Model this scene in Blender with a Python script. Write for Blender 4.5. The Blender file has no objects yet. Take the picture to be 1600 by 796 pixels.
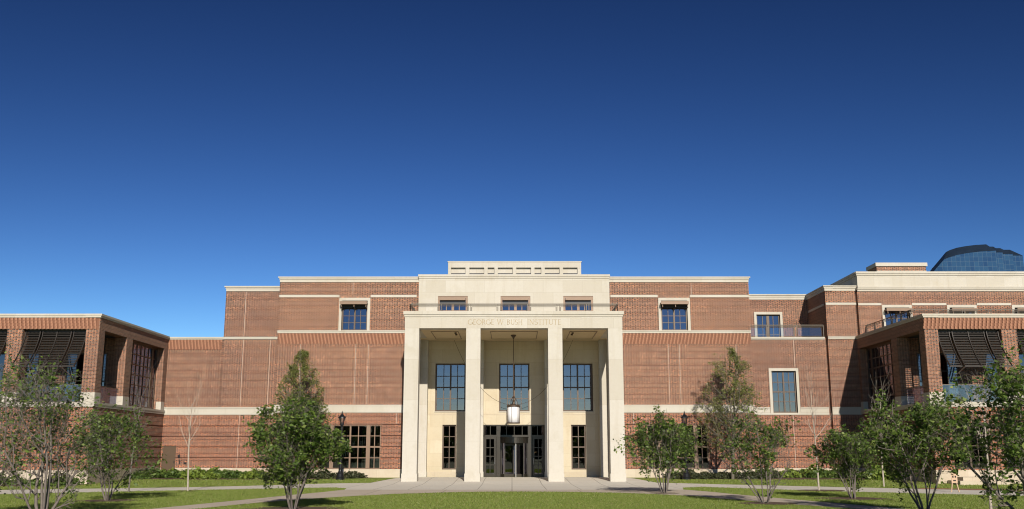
import bpy, bmesh, math, random
import numpy as np
from mathutils import Vector, Matrix
from mathutils.geometry import tessellate_polygon

scene = bpy.context.scene
R = math.radians

# ------------------------------------------------------------------ camera
cd = bpy.data.cameras.new('camera')
cam = bpy.data.objects.new('camera', cd)
scene.collection.objects.link(cam)
scene.camera = cam
cd.sensor_width = 36.0
cd.lens = 34.425
cd.clip_start = 0.1
cd.clip_end = 6000
cam.location = (0, 0, 1.7)
cam.rotation_euler = (R(90 + 11.418), 0, 0)

# ------------------------------------------------------------------ light
SUN_DIR = Vector((-0.132, 1.0, -0.461)).normalized()     # the way the light travels
sd = bpy.data.lights.new('sun', 'SUN')
sd.energy = 4.3
sd.angle = R(0.53)
sd.color = (1.0, 0.92, 0.80)
sun = bpy.data.objects.new('sun', sd)
scene.collection.objects.link(sun)
sun.rotation_euler = SUN_DIR.to_track_quat('-Z', 'Y').to_euler()
sun.location = (10, -60, 60)

world = bpy.data.worlds.new("World")
scene.world = world
world.use_nodes = True
wn = world.node_tree
for n in list(wn.nodes):
    wn.nodes.remove(n)
sky = wn.nodes.new('ShaderNodeTexSky')
sky.sky_type = 'NISHITA'
sky.sun_disc = False
sky.sun_elevation = R(24.6)
sky.sun_rotation = math.atan2(0.132, -1.0)
sky.altitude = 1500
sky.air_density = 1.0
sky.dust_density = 0.15
sky.ozone_density = 4.0
gam = wn.nodes.new('ShaderNodeGamma')
gam.inputs['Gamma'].default_value = 2.2
hsv = wn.nodes.new('ShaderNodeMixRGB'); hsv.blend_type = 'MULTIPLY'
hsv.inputs[0].default_value = 1.0
hsv.inputs[2].default_value = (.104, .0775, .059, 1)     # deep polarised blue, as on the day
bg = wn.nodes.new('ShaderNodeBackground')
bg.inputs['Strength'].default_value = 0.10
wo = wn.nodes.new('ShaderNodeOutputWorld')
wn.links.new(sky.outputs[0], gam.inputs[0])
wn.links.new(gam.outputs[0], hsv.inputs[1])
wn.links.new(hsv.outputs[0], bg.inputs[0])
wn.links.new(bg.outputs[0], wo.inputs[0])

scene.view_settings.view_transform = 'Standard'
scene.view_settings.look = 'None'
scene.view_settings.exposure = 0.34
scene.view_settings.gamma = 1.0
scene.view_settings.use_curve_mapping = False
scene.render.engine = 'CYCLES'
scene.cycles.filter_width = 1.1

# ------------------------------------------------------------------ materials
class NT:
    """tiny node helper"""
    def __init__(self, name):
        self.m = bpy.data.materials.new(name)
        self.m.use_nodes = True
        self.t = self.m.node_tree
        self.b = self.t.nodes['Principled BSDF']
        self.out = self.t.nodes['Material Output']
    def n(self, typ, **kw):
        nd = self.t.nodes.new(typ)
        for k, v in kw.items():
            setattr(nd, k, v)
        return nd
    def link(self, a, b):
        self.t.links.new(a, b)
    def put(self, sock, v):
        if hasattr(v, 'is_output') or hasattr(v, 'links'):
            self.link(v, sock)
        else:
            sock.default_value = v
    def math(self, op, a, b=None, c=None):
        nd = self.n('ShaderNodeMath', operation=op)
        self.put(nd.inputs[0], a)
        if b is not None: self.put(nd.inputs[1], b)
        if c is not None: self.put(nd.inputs[2], c)
        return nd.outputs[0]
    def mix(self, fac, a, b, blend='MIX'):
        nd = self.n('ShaderNodeMixRGB', blend_type=blend)
        self.put(nd.inputs[0], fac)
        for s, v in ((nd.inputs[1], a), (nd.inputs[2], b)):
            if isinstance(v, tuple) and len(v) == 3: v = (*v, 1)
            self.put(s, v)
        return nd.outputs[0]
    def noise(self, scale, detail=3, rough=0.55, vec=None):
        nd = self.n('ShaderNodeTexNoise')
        nd.inputs['Scale'].default_value = scale
        nd.inputs['Detail'].default_value = detail
        nd.inputs['Roughness'].default_value = rough
        if vec is None:
            vec = self.n('ShaderNodeNewGeometry').outputs['Position']
        self.link(vec, nd.inputs['Vector'])
        return nd.outputs['Fac']
    def ramp(self, fac, stops):
        nd = self.n('ShaderNodeValToRGB')
        el = nd.color_ramp.elements
        while len(el) > 1: el.remove(el[-1])
        el[0].position = stops[0][0]; el[0].color = (*stops[0][1], 1)
        for p, c in stops[1:]:
            e = el.new(p); e.color = (*c, 1)
        self.link(fac, nd.inputs[0])
        return nd.outputs[0]
    def bump(self, h, strength=0.3, dist=0.02):
        nd = self.n('ShaderNodeBump')
        nd.inputs['Strength'].default_value = strength
        nd.inputs['Distance'].default_value = dist
        self.link(h, nd.inputs['Height'])
        self.link(nd.outputs[0], self.b.inputs['Normal'])

M = {}

def brick_mat():
    k = NT('brick_flemish_bond')
    pos = k.n('ShaderNodeNewGeometry').outputs['Position']
    sx = k.n('ShaderNodeSeparateXYZ'); k.link(pos, sx.inputs[0])
    u = k.math('ADD', sx.outputs[0], sx.outputs[1])
    P, H = 0.32, 0.0755
    row_f = k.math('DIVIDE', sx.outputs[2], H)
    row = k.math('FLOOR', row_f)
    rf = k.math('FRACT', row_f)
    odd = k.math('MULTIPLY', k.math('MODULO', row, 2.0), 0.5)
    uu = k.math('ADD', k.math('DIVIDE', u, P), odd)
    ui = k.math('FLOOR', uu)
    uf = k.math('FRACT', uu)
    header = k.math('GREATER_THAN', uf, 0.667)
    # distance to vertical joints at 0, .667, 1
    d1 = k.math('MINIMUM', uf, k.math('SUBTRACT', 1.0, uf))
    d2 = k.math('ABSOLUTE', k.math('SUBTRACT', uf, 0.667))
    dv = k.math('MULTIPLY', k.math('MINIMUM', d1, d2), P)
    dh = k.math('MULTIPLY', k.math('MINIMUM', rf, k.math('SUBTRACT', 1.0, rf)), H)
    mortar = k.math('MAXIMUM', k.math('LESS_THAN', dv, 0.0055), k.math('LESS_THAN', dh, 0.0038))
    cell = k.n('ShaderNodeCombineXYZ')
    k.link(k.math('ADD', ui, k.math('MULTIPLY', header, 0.5)), cell.inputs[0]); k.link(row, cell.inputs[1])
    wn_ = k.n('ShaderNodeTexWhiteNoise', noise_dimensions='3D'); k.link(cell.outputs[0], wn_.inputs['Vector'])
    stretch = k.ramp(wn_.outputs['Value'], [(0, (.215, .083, .043)), (.3, (.285, .114, .059)), (.7, (.35, .147, .077)), (1, (.27, .119, .074))])
    head = k.ramp(wn_.outputs['Value'], [(0, (.028, .022, .022)), (.5, (.048, .034, .030)), (1, (.10, .056, .042))])
    low = k.math('LESS_THAN', sx.outputs[2], 4.15)          # the rusticated ground storey is laid in redder brick
    stretch = k.mix(k.math('MULTIPLY', low, 1.0), stretch, k.mix(1.0, stretch, (1.12, .96, .86), 'MULTIPLY'))
    head = k.mix(low, head, k.mix(1.0, head, (1.5, 1.2, 1.05), 'MULTIPLY'))
    c = k.mix(header, stretch, head)
    big = k.noise(0.35, 4)
    c = k.mix(k.math('MULTIPLY', big, 0.35), c, k.mix(1.0, c, (1.15, 1.12, 1.12), 'MULTIPLY'))
    # bands of slightly different batches, as real walls have
    mp = k.n('ShaderNodeMapping'); mp.inputs['Scale'].default_value = (0.08, 0.08, 2.6)
    k.link(pos, mp.inputs[0])
    band = k.noise(1.0, 3, 0.6, mp.outputs[0])
    c = k.mix(k.ramp(band, [(.42, (0, 0, 0)), (.62, (1, 1, 1))]), c, k.mix(1.0, c, (.82, .78, .80), 'MULTIPLY'))
    # darker and lighter bricks gathered in twos and threes, quarter-shifted from course to course
    r2 = k.math('FLOOR', k.math('DIVIDE', sx.outputs[2], H*3))
    u2 = k.math('ADD', k.math('DIVIDE', u, .24), k.math('MULTIPLY', k.math('MODULO', r2, 2.0), 0.5))
    c2 = k.n('ShaderNodeCombineXYZ'); k.link(k.math('FLOOR', u2), c2.inputs[0]); k.link(r2, c2.inputs[1])
    w2 = k.n('ShaderNodeTexWhiteNoise', noise_dimensions='3D'); k.link(c2.outputs[0], w2.inputs['Vector'])
    lt = k.math('LESS_THAN', k.math('FRACT', u2), .42)
    c = k.mix(lt, k.mix(1.0, c, k.ramp(w2.outputs['Value'], [(0, (.74, .71, .70)), (1, (.96, .94, .92))]), 'MULTIPLY'), k.mix(1.0, c, k.ramp(w2.outputs['Value'], [(0, (1.0, 1.0, .98)), (.8, (1.25, 1.22, 1.15)), (1, (1.65, 1.70, 1.65))]), 'MULTIPLY'))
    third = k.math('LESS_THAN', k.math('MODULO', row, 3.0), 0.5)      # every third course is laid in dark headers
    c = k.mix(third, c, k.mix(1.0, c, (.66, .63, .63), 'MULTIPLY'))
    c = k.mix(mortar, c, (.47, .40, .32))
    k.link(c, k.b.inputs['Base Color'])
    k.b.inputs['Roughness'].default_value = 0.85
    mp2 = k.n('ShaderNodeMapping'); mp2.inputs['Scale'].default_value = (1.4, 1.4, .16); k.link(pos, mp2.inputs[0])
    streak = k.ramp(k.noise(1.0, 5, .65, mp2.outputs[0]), [(.50, (1, 1, 1)), (.80, (.92, .91, .90))])
    c = k.mix(1.0, c, streak, 'MULTIPLY')
    drift = k.ramp(k.noise(.13, 3), [(.35, (.93, .92, .94)), (.65, (1.10, 1.08, 1.03))])
    c = k.mix(1.0, c, drift, 'MULTIPLY')
    k.link(c, k.b.inputs['Base Color'])
    h = k.math('SUBTRACT', 1.0, mortar)
    k.bump(h, 0.5, 0.008)
    return k.m

def stone_mat(name, a=(.515, .487, .428), b=(.455, .42, .345), bw=1.25, bh=0.78, joint=0.004):
    k = NT(name)
    pos = k.n('ShaderNodeNewGeometry').outputs['Position']
    sx = k.n('ShaderNodeSeparateXYZ'); k.link(pos, sx.inputs[0])
    u = k.math('ADD', sx.outputs[0], sx.outputs[1])
    cb = k.n('ShaderNodeCombineXYZ'); k.link(u, cb.inputs[0]); k.link(sx.outputs[2], cb.inputs[1])
    br = k.n('ShaderNodeTexBrick'); k.link(cb.outputs[0], br.inputs['Vector'])
    br.inputs['Scale'].default_value = 1.0
    br.inputs['Brick Width'].default_value = bw
    br.inputs['Row Height'].default_value = bh
    br.inputs['Mortar Size'].default_value = joint
    br.inputs['Mortar Smooth'].default_value = 0.0
    br.inputs['Color1'].default_value = (*a, 1)
    br.inputs['Color2'].default_value = (a[0]*.90, a[1]*.88, a[2]*.84, 1)
    br.inputs['Mortar'].default_value = (b[0]*.72, b[1]*.70, b[2]*.66, 1)
    n1 = k.noise(0.9, 6, 0.62)
    stain = k.ramp(n1, [(.50, (0, 0, 0)), (.70, (1, 1, 1))])
    c = k.mix(k.math('MULTIPLY', stain, 0.75), br.outputs['Color'], b)
    mp = k.n('ShaderNodeMapping'); mp.inputs['Scale'].default_value = (2.2, 2.2, .22); k.link(pos, mp.inputs[0])
    drip = k.ramp(k.noise(1.0, 5, .65, mp.outputs[0]), [(.52, (0, 0, 0)), (.72, (1, 1, 1))])
    c = k.mix(k.math('MULTIPLY', drip, .30), c, (b[0]*.82, b[1]*.77, b[2]*.68))
    n2 = k.noise(9, 5, 0.7)
    c = k.mix(k.math('MULTIPLY', k.ramp(n2, [(.45, (0, 0, 0)), (.75, (1, 1, 1))]), 0.16), c, (b[0]*.8, b[1]*.72, b[2]*.6))
    k.link(c, k.b.inputs['Base Color'])
    k.b.inputs['Roughness'].default_value = 0.8
    k.bump(n2, 0.12, 0.01)
    return k.m

def plain(name, col, rough=0.6, metal=0.0, var=0.12, nscale=6.0, spec=None, bump=0.0):
    k = NT(name)
    n = k.noise(nscale, 4)
    c = k.mix(n, tuple(x*(1-var) for x in col), tuple(min(1, x*(1+var)) for x in col))
    k.link(c, k.b.inputs['Base Color'])
    k.b.inputs['Roughness'].default_value = rough
    k.b.inputs['Metallic'].default_value = metal
    if spec is not None: k.b.inputs['Specular IOR Level'].default_value = spec
    if bump: k.bump(k.noise(nscale*6, 3), bump, 0.01)
    return k.m

def glass_mat(name, refl=0.115, trans=(.30, .32, .31), tint=(.84, .80, .98), wob=0.004):
    k = NT(name)
    g = k.n('ShaderNodeBsdfGlossy'); g.inputs['Color'].default_value = (*tint, 1); g.inputs['Roughness'].default_value = 0.015
    t = k.n('ShaderNodeBsdfTransparent'); t.inputs['Color'].default_value = (*trans, 1)
    fr = k.n('ShaderNodeFresnel'); fr.inputs['IOR'].default_value = 1.6
    f = k.math('ADD', k.math('MULTIPLY', fr.outputs[0], 0.8), refl)
    mx = k.n('ShaderNodeMixShader')
    k.link(f, mx.inputs[0]); k.link(t.outputs[0], mx.inputs[1]); k.link(g.outputs[0], mx.inputs[2])
    bp = k.n('ShaderNodeBump'); bp.inputs['Strength'].default_value = 0.25; bp.inputs['Distance'].default_value = wob
    k.link(k.noise(1.3, 2), bp.inputs['Height']); k.link(bp.outputs[0], g.inputs['Normal'])
    k.link(mx.outputs[0], k.out.inputs['Surface'])
    return k.m

def leaf_mat(name, stops, transl=0.35):
    k = NT(name)
    g = k.n('ShaderNodeNewGeometry')
    c = k.ramp(g.outputs['Random Per Island'], stops)
    k.b.inputs['Roughness'].default_value = 0.5
    k.b.inputs['Specular IOR Level'].default_value = 0.35
    k.link(c, k.b.inputs['Base Color'])
    t = k.n('ShaderNodeBsdfTranslucent'); k.link(k.mix(1.0, c, (1.1, 1.25, .55), 'MULTIPLY'), t.inputs['Color'])
    mx = k.n('ShaderNodeMixShader'); mx.inputs[0].default_value = transl
    k.link(k.b.outputs[0], mx.inputs[1]); k.link(t.outputs[0], mx.inputs[2])
    k.link(mx.outputs[0], k.out.inputs['Surface'])
    return k.m

M['brick'] = brick_mat()
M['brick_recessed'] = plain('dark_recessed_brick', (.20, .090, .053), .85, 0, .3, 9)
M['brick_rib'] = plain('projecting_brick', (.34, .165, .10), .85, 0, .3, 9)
M['stone'] = stone_mat('limestone')
M['stone_trim'] = stone_mat('limestone_trim', bw=1.9, bh=9.0)
M['stone_column'] = stone_mat('limestone_column', bw=40.0, bh=2.32)
M['stone_warm'] = stone_mat('warm_limestone', a=(.555, .492, .370), b=(.485, .41, .29), bw=1.4, bh=.82)
M['stone_base'] = stone_mat('limestone_base', a=(.54, .47, .37), b=(.45, .37, .27), bw=1.6, bh=3.0)
M['joint'] = plain('sealant_joint', (.50, .42, .35), 0.8)
M['bronze'] = plain('dark_bronze', (.085, .058, .040), 0.45, 0.3)
M['bronze_light'] = plain('brown_bronze', (.20, .13, .085), 0.5, 0.15)
M['shade'] = plain('awning_bronze', (.030, .024, .020), 0.5, 0.2)
M['iron'] = plain('black_iron', (.012, .013, .016), 0.35, 0.2)
M['door_metal'] = plain('door_bronze', (.075, .066, .055), 0.28, 0.75)
M['steel'] = plain('brushed_steel', (.45, .44, .42), 0.32, 0.9)
M['rail'] = plain('rail_metal', (.12, .105, .085), 0.45, 0.4)
M['glass'] = glass_mat('window_glass')
M['glass_low'] = glass_mat('ground_floor_glass', 0.09, (.36, .40, .40))
M['glass_rail'] = glass_mat('rail_glass', 0.05, (.72, .78, .80))
M['glass_lamp'] = plain('frosted_lamp_glass', (.80, .80, .82), 0.35, 0, .02)
M['glass_clear'] = glass_mat('lamp_glass', 0.08, (.75, .78, .78))
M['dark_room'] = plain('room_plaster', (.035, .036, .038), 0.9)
M['white'] = plain('white_paint', (.80, .80, .78), 0.5, 0, .03)
M['green_wall'] = plain('pale_green_wall', (.50, .56, .47), 0.7, 0, .05)
M['roof'] = plain('roof_membrane', (.35, .34, .32), 0.9)
M['service'] = plain('service_door_paint', (.085, .052, .028), 0.45, 0, .05)
M['letter'] = plain('carved_letter_tone', (.36, .275, .16), 0.7, 0, .08)
M['bark'] = plain('grey_bark', (.155, .132, .115), 0.9, 0, .35, 14, None, .4)
M['bark_pale'] = plain('pale_bark', (.40, .35, .29), 0.9, 0, .25, 14, None, .4)
M['bark_dark'] = plain('dark_bark', (.13, .115, .085), 0.9, 0, .3, 14, None, .4)
M['leaf'] = leaf_mat('fresh_leaf', [(0, (.042, .078, .014)), (.5, (.090, .150, .024)), (.85, (.15, .215, .04)), (1, (.27, .32, .10))])
M['leaf_olive'] = leaf_mat('olive_leaf', [(0, (.10, .125, .03)), (.5, (.17, .195, .05)), (1, (.27, .275, .09))])
M['leaf_far'] = leaf_mat('far_leaf', [(0, (.02, .035, .012)), (1, (.05, .075, .025))], .15)
M['shrub_a'] = leaf_mat('shrub_leaf', [(0, (.04, .075, .016)), (.6, (.085, .14, .028)), (1, (.14, .20, .045))], .2)
M['shrub_b'] = leaf_mat('dark_shrub_leaf', [(0, (.030, .038, .018)), (.6, (.05, .06, .026)), (1, (.085, .09, .04))], .15)
M['shrub_c'] = leaf_mat('light_shrub_leaf', [(0, (.10, .16, .02)), (1, (.22, .28, .05))], .25)
M['grass_blade'] = leaf_mat('grass_blade', [(0, (.21, .285, .058)), (.6, (.27, .335, .080)), (.93, (.33, .36, .11)), (1, (.45, .40, .23))], .5)

def lawn_mat():
    k = NT('lawn_turf')
    n1 = k.noise(0.25, 4); n2 = k.noise(3.5, 5, .7); n3 = k.noise(45, 3, .8)
    c = k.ramp(n2, [(.30, (.15, .21, .044)), (.55, (.20, .26, .060)), (.78, (.28, .285, .095))])
    c = k.mix(k.ramp(n1, [(.45, (0, 0, 0)), (.70, (1, 1, 1))]), c, k.mix(1.0, c, (1.42, 1.12, 1.3), 'MULTIPLY'))
    c = k.mix(k.math('MULTIPLY', n3, .6), c, k.mix(1.0, c, (.6, .65, .6), 'MULTIPLY'))
    k.link(c, k.b.inputs['Base Color'])
    k.b.inputs['Roughness'].default_value = 0.95
    k.b.inputs['Specular IOR Level'].default_value = 0.1
    k.bump(n3, 0.3, 0.012)
    return k.m
M['lawn'] = lawn_mat()

def paving_mat(name, a, b, sw=1.6, fine=60):
    k = NT(name)
    pos = k.n('ShaderNodeNewGeometry').outputs['Position']
    br = k.n('ShaderNodeTexBrick'); k.link(pos, br.inputs['Vector'])
    br.inputs['Scale'].default_value = 1.0
    br.inputs['Brick Width'].default_value = sw; br.inputs['Row Height'].default_value = sw
    br.offset = 0.0
    br.inputs['Mortar Size'].default_value = 0.022
    br.inputs['Color1'].default_value = (*a, 1)
    br.inputs['Color2'].default_value = tuple(x*.93 for x in a) + (1,)
    br.inputs['Mortar'].default_value = tuple(x*.5 for x in b) + (1,)
    n = k.noise(fine, 4, .8); n2 = k.noise(.8, 5, .65)
    c = k.mix(k.math('MULTIPLY', k.ramp(n2, [(.4, (0, 0, 0)), (.7, (1, 1, 1))]), .6), br.outputs['Color'], b)
    c = k.mix(k.math('MULTIPLY', n, .4), c, k.mix(1.0, c, (.7, .68, .64), 'MULTIPLY'))
    k.link(c, k.b.inputs['Base Color'])
    k.b.inputs['Roughness'].default_value = 0.9
    k.bump(n, .3, .01)
    return k.m
M['concrete'] = paving_mat('pale_concrete', (.70, .66, .585), (.63, .58, .50))
M['gravel'] = paving_mat('tan_aggregate', (.58, .50, .41), (.50, .42, .33), 3.0, 90)
M['mulch'] = plain('mulch', (.105, .062, .040), 0.95, 0, .5, 18, None, .9)
M['paver'] = plain('red_brick_paver', (.36, .17, .10), 0.9, 0, .3, 10)

def tower_glass():
    k = NT('tower_glass')
    pos = k.n('ShaderNodeNewGeometry').outputs['Position']
    sx = k.n('ShaderNodeSeparateXYZ'); k.link(pos, sx.inputs[0])
    u = k.math('ADD', sx.outputs[0], k.math('MULTIPLY', sx.outputs[1], 0.35))
    cb = k.n('ShaderNodeCombineXYZ'); k.link(u, cb.inputs[0]); k.link(sx.outputs[2], cb.inputs[1])
    br = k.n('ShaderNodeTexBrick'); k.link(cb.outputs[0], br.inputs['Vector'])
    br.offset = 0.0
    br.inputs['Scale'].default_value = 1.0
    br.inputs['Brick Width'].default_value = 1.4; br.inputs['Row Height'].default_value = 1.5
    br.inputs['Mortar Size'].default_value = 0.035
    br.inputs['Color1'].default_value = (.012, .035, .085, 1); br.inputs['Color2'].default_value = (.022, .06, .115, 1)
    br.inputs['Mortar'].default_value = (.075, .115, .15, 1)
    k.link(br.outputs['Color'], k.b.inputs['Base Color'])
    k.b.inputs['Roughness'].default_value = 0.08
    k.b.inputs['IOR'].default_value = 1.9
    return k.m
M['tower'] = tower_glass()
M['tower_top'] = plain('tower_dark_glass', (.016, .028, .050), 0.35, 0, .3, .5)

# ------------------------------------------------------------------ mesh helpers
FRONT = lambda Y: (lambda a, d, z: (a, Y + d, z))        # wall facing the lawn, a = x
LEFTW = lambda X: (lambda a, d, z: (X - d, a, z))        # wall facing +x, a = y
RIGHTW = lambda X: (lambda a, d, z: (X + d, a, z))       # wall facing -x, a = y

class MB:
    def __init__(self): self.v = []; self.f = []
    def quad(self, *pts):
        i = len(self.v); self.v += [tuple(p) for p in pts]; self.f.append(tuple(range(i, i+len(pts))))
    def box(self, x0, x1, y0, y1, z0, z1, mp=None):
        i = len(self.v)
        mp = mp or (lambda a, b, c: (a, b, c))
        for z in (z0, z1):
            for (x, y) in ((x0, y0), (x1, y0), (x1, y1), (x0, y1)):
                self.v.append(mp(x, y, z))
        for q in ((0, 3, 2, 1), (4, 5, 6, 7), (0, 1, 5, 4), (1, 2, 6, 5), (2, 3, 7, 6), (3, 0, 4, 7)):
            self.f.append(tuple(i+j for j in q))
        return self
    def tube(self, pts, rad, n=6, cap=True):
        pts = [Vector(p) for p in pts]
        if not hasattr(rad, '__len__'): rad = [rad]*len(pts)
        base = len(self.v)
        ref = None
        for k, p in enumerate(pts):
            d = (pts[min(k+1, len(pts)-1)] - pts[max(k-1, 0)])
            if d.length < 1e-9: d = Vector((0, 0, 1))
            d.normalize()
            if ref is None:
                ref = Vector((1, 0, 0)) if abs(d.x) < .9 else Vector((0, 1, 0))
            a = d.cross(ref).normalized(); b = d.cross(a)
            ref = -b if False else ref
            for j in range(n):
                t = 2*math.pi*j/n
                q = p + (a*math.cos(t) + b*math.sin(t))*rad[k]
                self.v.append(tuple(q))
        for k in range(len(pts)-1):
            for j in range(n):
                j2 = (j+1) % n
                self.f.append((base+k*n+j, base+k*n+j2, base+(k+1)*n+j2, base+(k+1)*n+j))
        if cap:
            self.f.append(tuple(base+j for j in reversed(range(n))))
            self.f.append(tuple(base+(len(pts)-1)*n+j for j in range(n)))
        return self
    def lathe(self, prof, c, n=16):
        """prof = [(r, z)]"""
        return self.tube([(c[0], c[1], c[2]+z) for r, z in prof], [max(r, .0005) for r, z in prof], n)
    def build(self, name, mat, parent=None, origin=None, smooth=False, recalc=True):
        me = bpy.data.meshes.new(name)
        o = Vector(origin) if origin is not None else Vector((0, 0, 0))
        me.from_pydata([tuple(Vector(p) - o) for p in self.v], [], self.f)
        me.materials.append(mat)
        if recalc:
            bm = bmesh.new(); bm.from_mesh(me)
            bmesh.ops.recalc_face_normals(bm, faces=bm.faces)
            bm.to_mesh(me); bm.free()
        if smooth:
            me.polygons.foreach_set('use_smooth', [True]*len(me.polygons))
        ob = bpy.data.objects.new(name, me)
        scene.collection.objects.link(ob)
        if parent is not None: ob.parent = parent
        elif origin is not None: ob.location = o
        return ob

def tag(o, label, cat, group=None):
    o['label'] = label; o['category'] = cat
    if group: o['group'] = group
    return o
def empty(name, loc, label=None, cat=None, group=None):
    e = bpy.data.objects.new(name, None)
    scene.collection.objects.link(e); e.location = loc; e.empty_display_size = .2
    if label: tag(e, label, cat, group)
    return e
def structure(o): o['kind'] = 'structure'; return o

# ------------------------------------------------------------------ ground
def gz(y):
    t = max(0.0, min(1.0, (y-53.0)/8.0)); t = t*t*(3-2*t)
    return 0.17*t

def sheet(name, poly, lift, mat, step=2.0):
    bm = bmesh.new()
    vs = [bm.verts.new((x, y, 0)) for x, y in poly]
    for t in tessellate_polygon([[Vector((x, y, 0)) for x, y in poly]]):
        a, b, c = (poly[i] for i in t)
        if abs((b[0]-a[0])*(c[1]-a[1])-(b[1]-a[1])*(c[0]-a[0])) < 1e-7: continue
        if (b[0]-a[0])*(c[1]-a[1])-(b[1]-a[1])*(c[0]-a[0]) < 0: t = (t[0], t[2], t[1])
        bm.faces.new([vs[i] for i in t])
    ys = [p[1] for p in poly]
    y = max(52.0, min(ys))
    while y < min(62.5, max(ys)):
        bmesh.ops.bisect_plane(bm, geom=bm.verts[:]+bm.edges[:]+bm.faces[:], plane_co=(0, y, 0), plane_no=(0, 1, 0))
        y += .5
    for v in bm.verts: v.co.z = gz(v.co.y) + lift
    me = bpy.data.meshes.new(name); bm.to_mesh(me); bm.free()
    me.materials.append(mat)
    o = bpy.data.objects.new(name, me); scene.collection.objects.link(o)
    return structure(o)

BIG = 1500
sheet('lawn', [(-BIG, -BIG), (BIG, -BIG), (BIG, BIG), (-BIG, BIG)], 0.0, M['lawn'])

NEAR = [(-11.6, 24), (-10.6, 28), (-9.6, 30.8), (-8.7, 34.2), (-7.6, 37.0), (-6.4, 39.2), (-4.8, 41.5), (-2.75, 43.2), (-1.2, 43.8), (0.3, 44.0),
        (2.2, 43.7), (4.5, 42.7), (5.9, 41.3), (7.1, 39.5), (8.1, 36.6), (8.9, 34.0), (10.3, 31.0), (11.4, 28), (12.2, 24)]
OUTL = [(-13.2, 24), (-12.0, 28), (-10.95, 30.8), (-10.2, 34.2), (-9.5, 37.4), (-8.9, 40.5), (-8.2, 43.3), (-7.7, 45.6), (-7.9, 48.0)]
OUTR = [(13.8, 24), (12.9, 28), (11.9, 31.0), (10.8, 34.6), (9.9, 38.2), (9.1, 41.5), (8.6, 44.0), (8.2, 46.5), (8.3, 48.8)]
sheet('curved_path', NEAR + OUTR[:-2] + [(7.9, 46.4), (-7.7, 46.2)] + [p for p in OUTL[:-2][::-1]], .016, M['gravel'])
PATH = [(-45, 30.0), (-21.0, 41.2), (-17.5, 43.9), (-14.4, 45.8), (-11.0, 48.0), (-8.6, 49.0), (-7.9, 48.0), (-7.7, 46.2), (7.9, 46.4), (8.3, 48.8),
        (9.4, 50.0), (11.2, 47.9), (13.6, 44.9), (20.1, 39.7), (45, 24), (45, 29), (22.7, 44.5), (18.5, 48.0), (15.4, 50.6), (12.4, 53.2), (10.1, 54.6), (8.0, 55.6),
        (6.75, 62.6), (-6.55, 62.6), (-7.8, 55.4), (-9.5, 55.0), (-11.2, 54.2), (-13.4, 51.8), (-15.8, 49.7), (-23.5, 46.0), (-45, 36)]
sheet('walkway', PATH, .010, M['concrete'])
sheet('mulch_bed_left', [(-22.6, 59.2), (-18, 58.6), (-13.5, 58.4), (-11.0, 59.5), (-9.2, 60.5), (-8.6, 61.99), (-14.7, 61.99), (-14.8, 65.5), (-22.9, 65.5)], .006, M['mulch'])
sheet('mulch_bed_right', [(8.8, 61.99), (9.6, 60.6), (11.4, 59.0), (14.5, 58.0), (18.5, 58.6), (22.6, 58.5), (22.9, 65.5), (15.3, 65.5), (15.2, 61.99)], .006, M['mulch'])
sheet('mulch_bed_far_left', [(-40, 50.2), (-27, 50.6), (-23.4, 51.0), (-22.2, 54.0), (-22.6, 59.2), (-23, 54.45), (-40, 54.45)], .006, M['mulch'])
sheet('mulch_bed_far_right', [(21.4, 54.8), (22.9, 54.45), (22.6, 58.6)], .006, M['mulch'])
for i, (x, y, r) in enumerate([(-14.4, 35.9, 1.0), (-6.6, 30.6, 1.4), (6.4, 42.3, .55), (8.6, 33.9, .9), (12.7, 37.4, 1.2), (13.8, 45.2, 1.0), (-14.4, 44.5, .45), (-12.0, 25.6, 1.2), (11.6, 28.4, 1.2), (14, 29.6, .5)]):
    rr = random.Random(i)
    sheet('mulch_ring', [(x+math.cos(a*math.pi/9)*r*(1+.15*rr.uniform(-1, 1))*1.1, y+math.sin(a*math.pi/9)*r*(1+.2*rr.uniform(-1, 1))) for a in range(18)], .020 + .001*i, M['mulch'])
sheet('brick_paving', [(19.2, 44.9+2.2), (24.5, 44.4), (24.6, 45.6), (19.4, 48.2)], .020, M['paver'])

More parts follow.
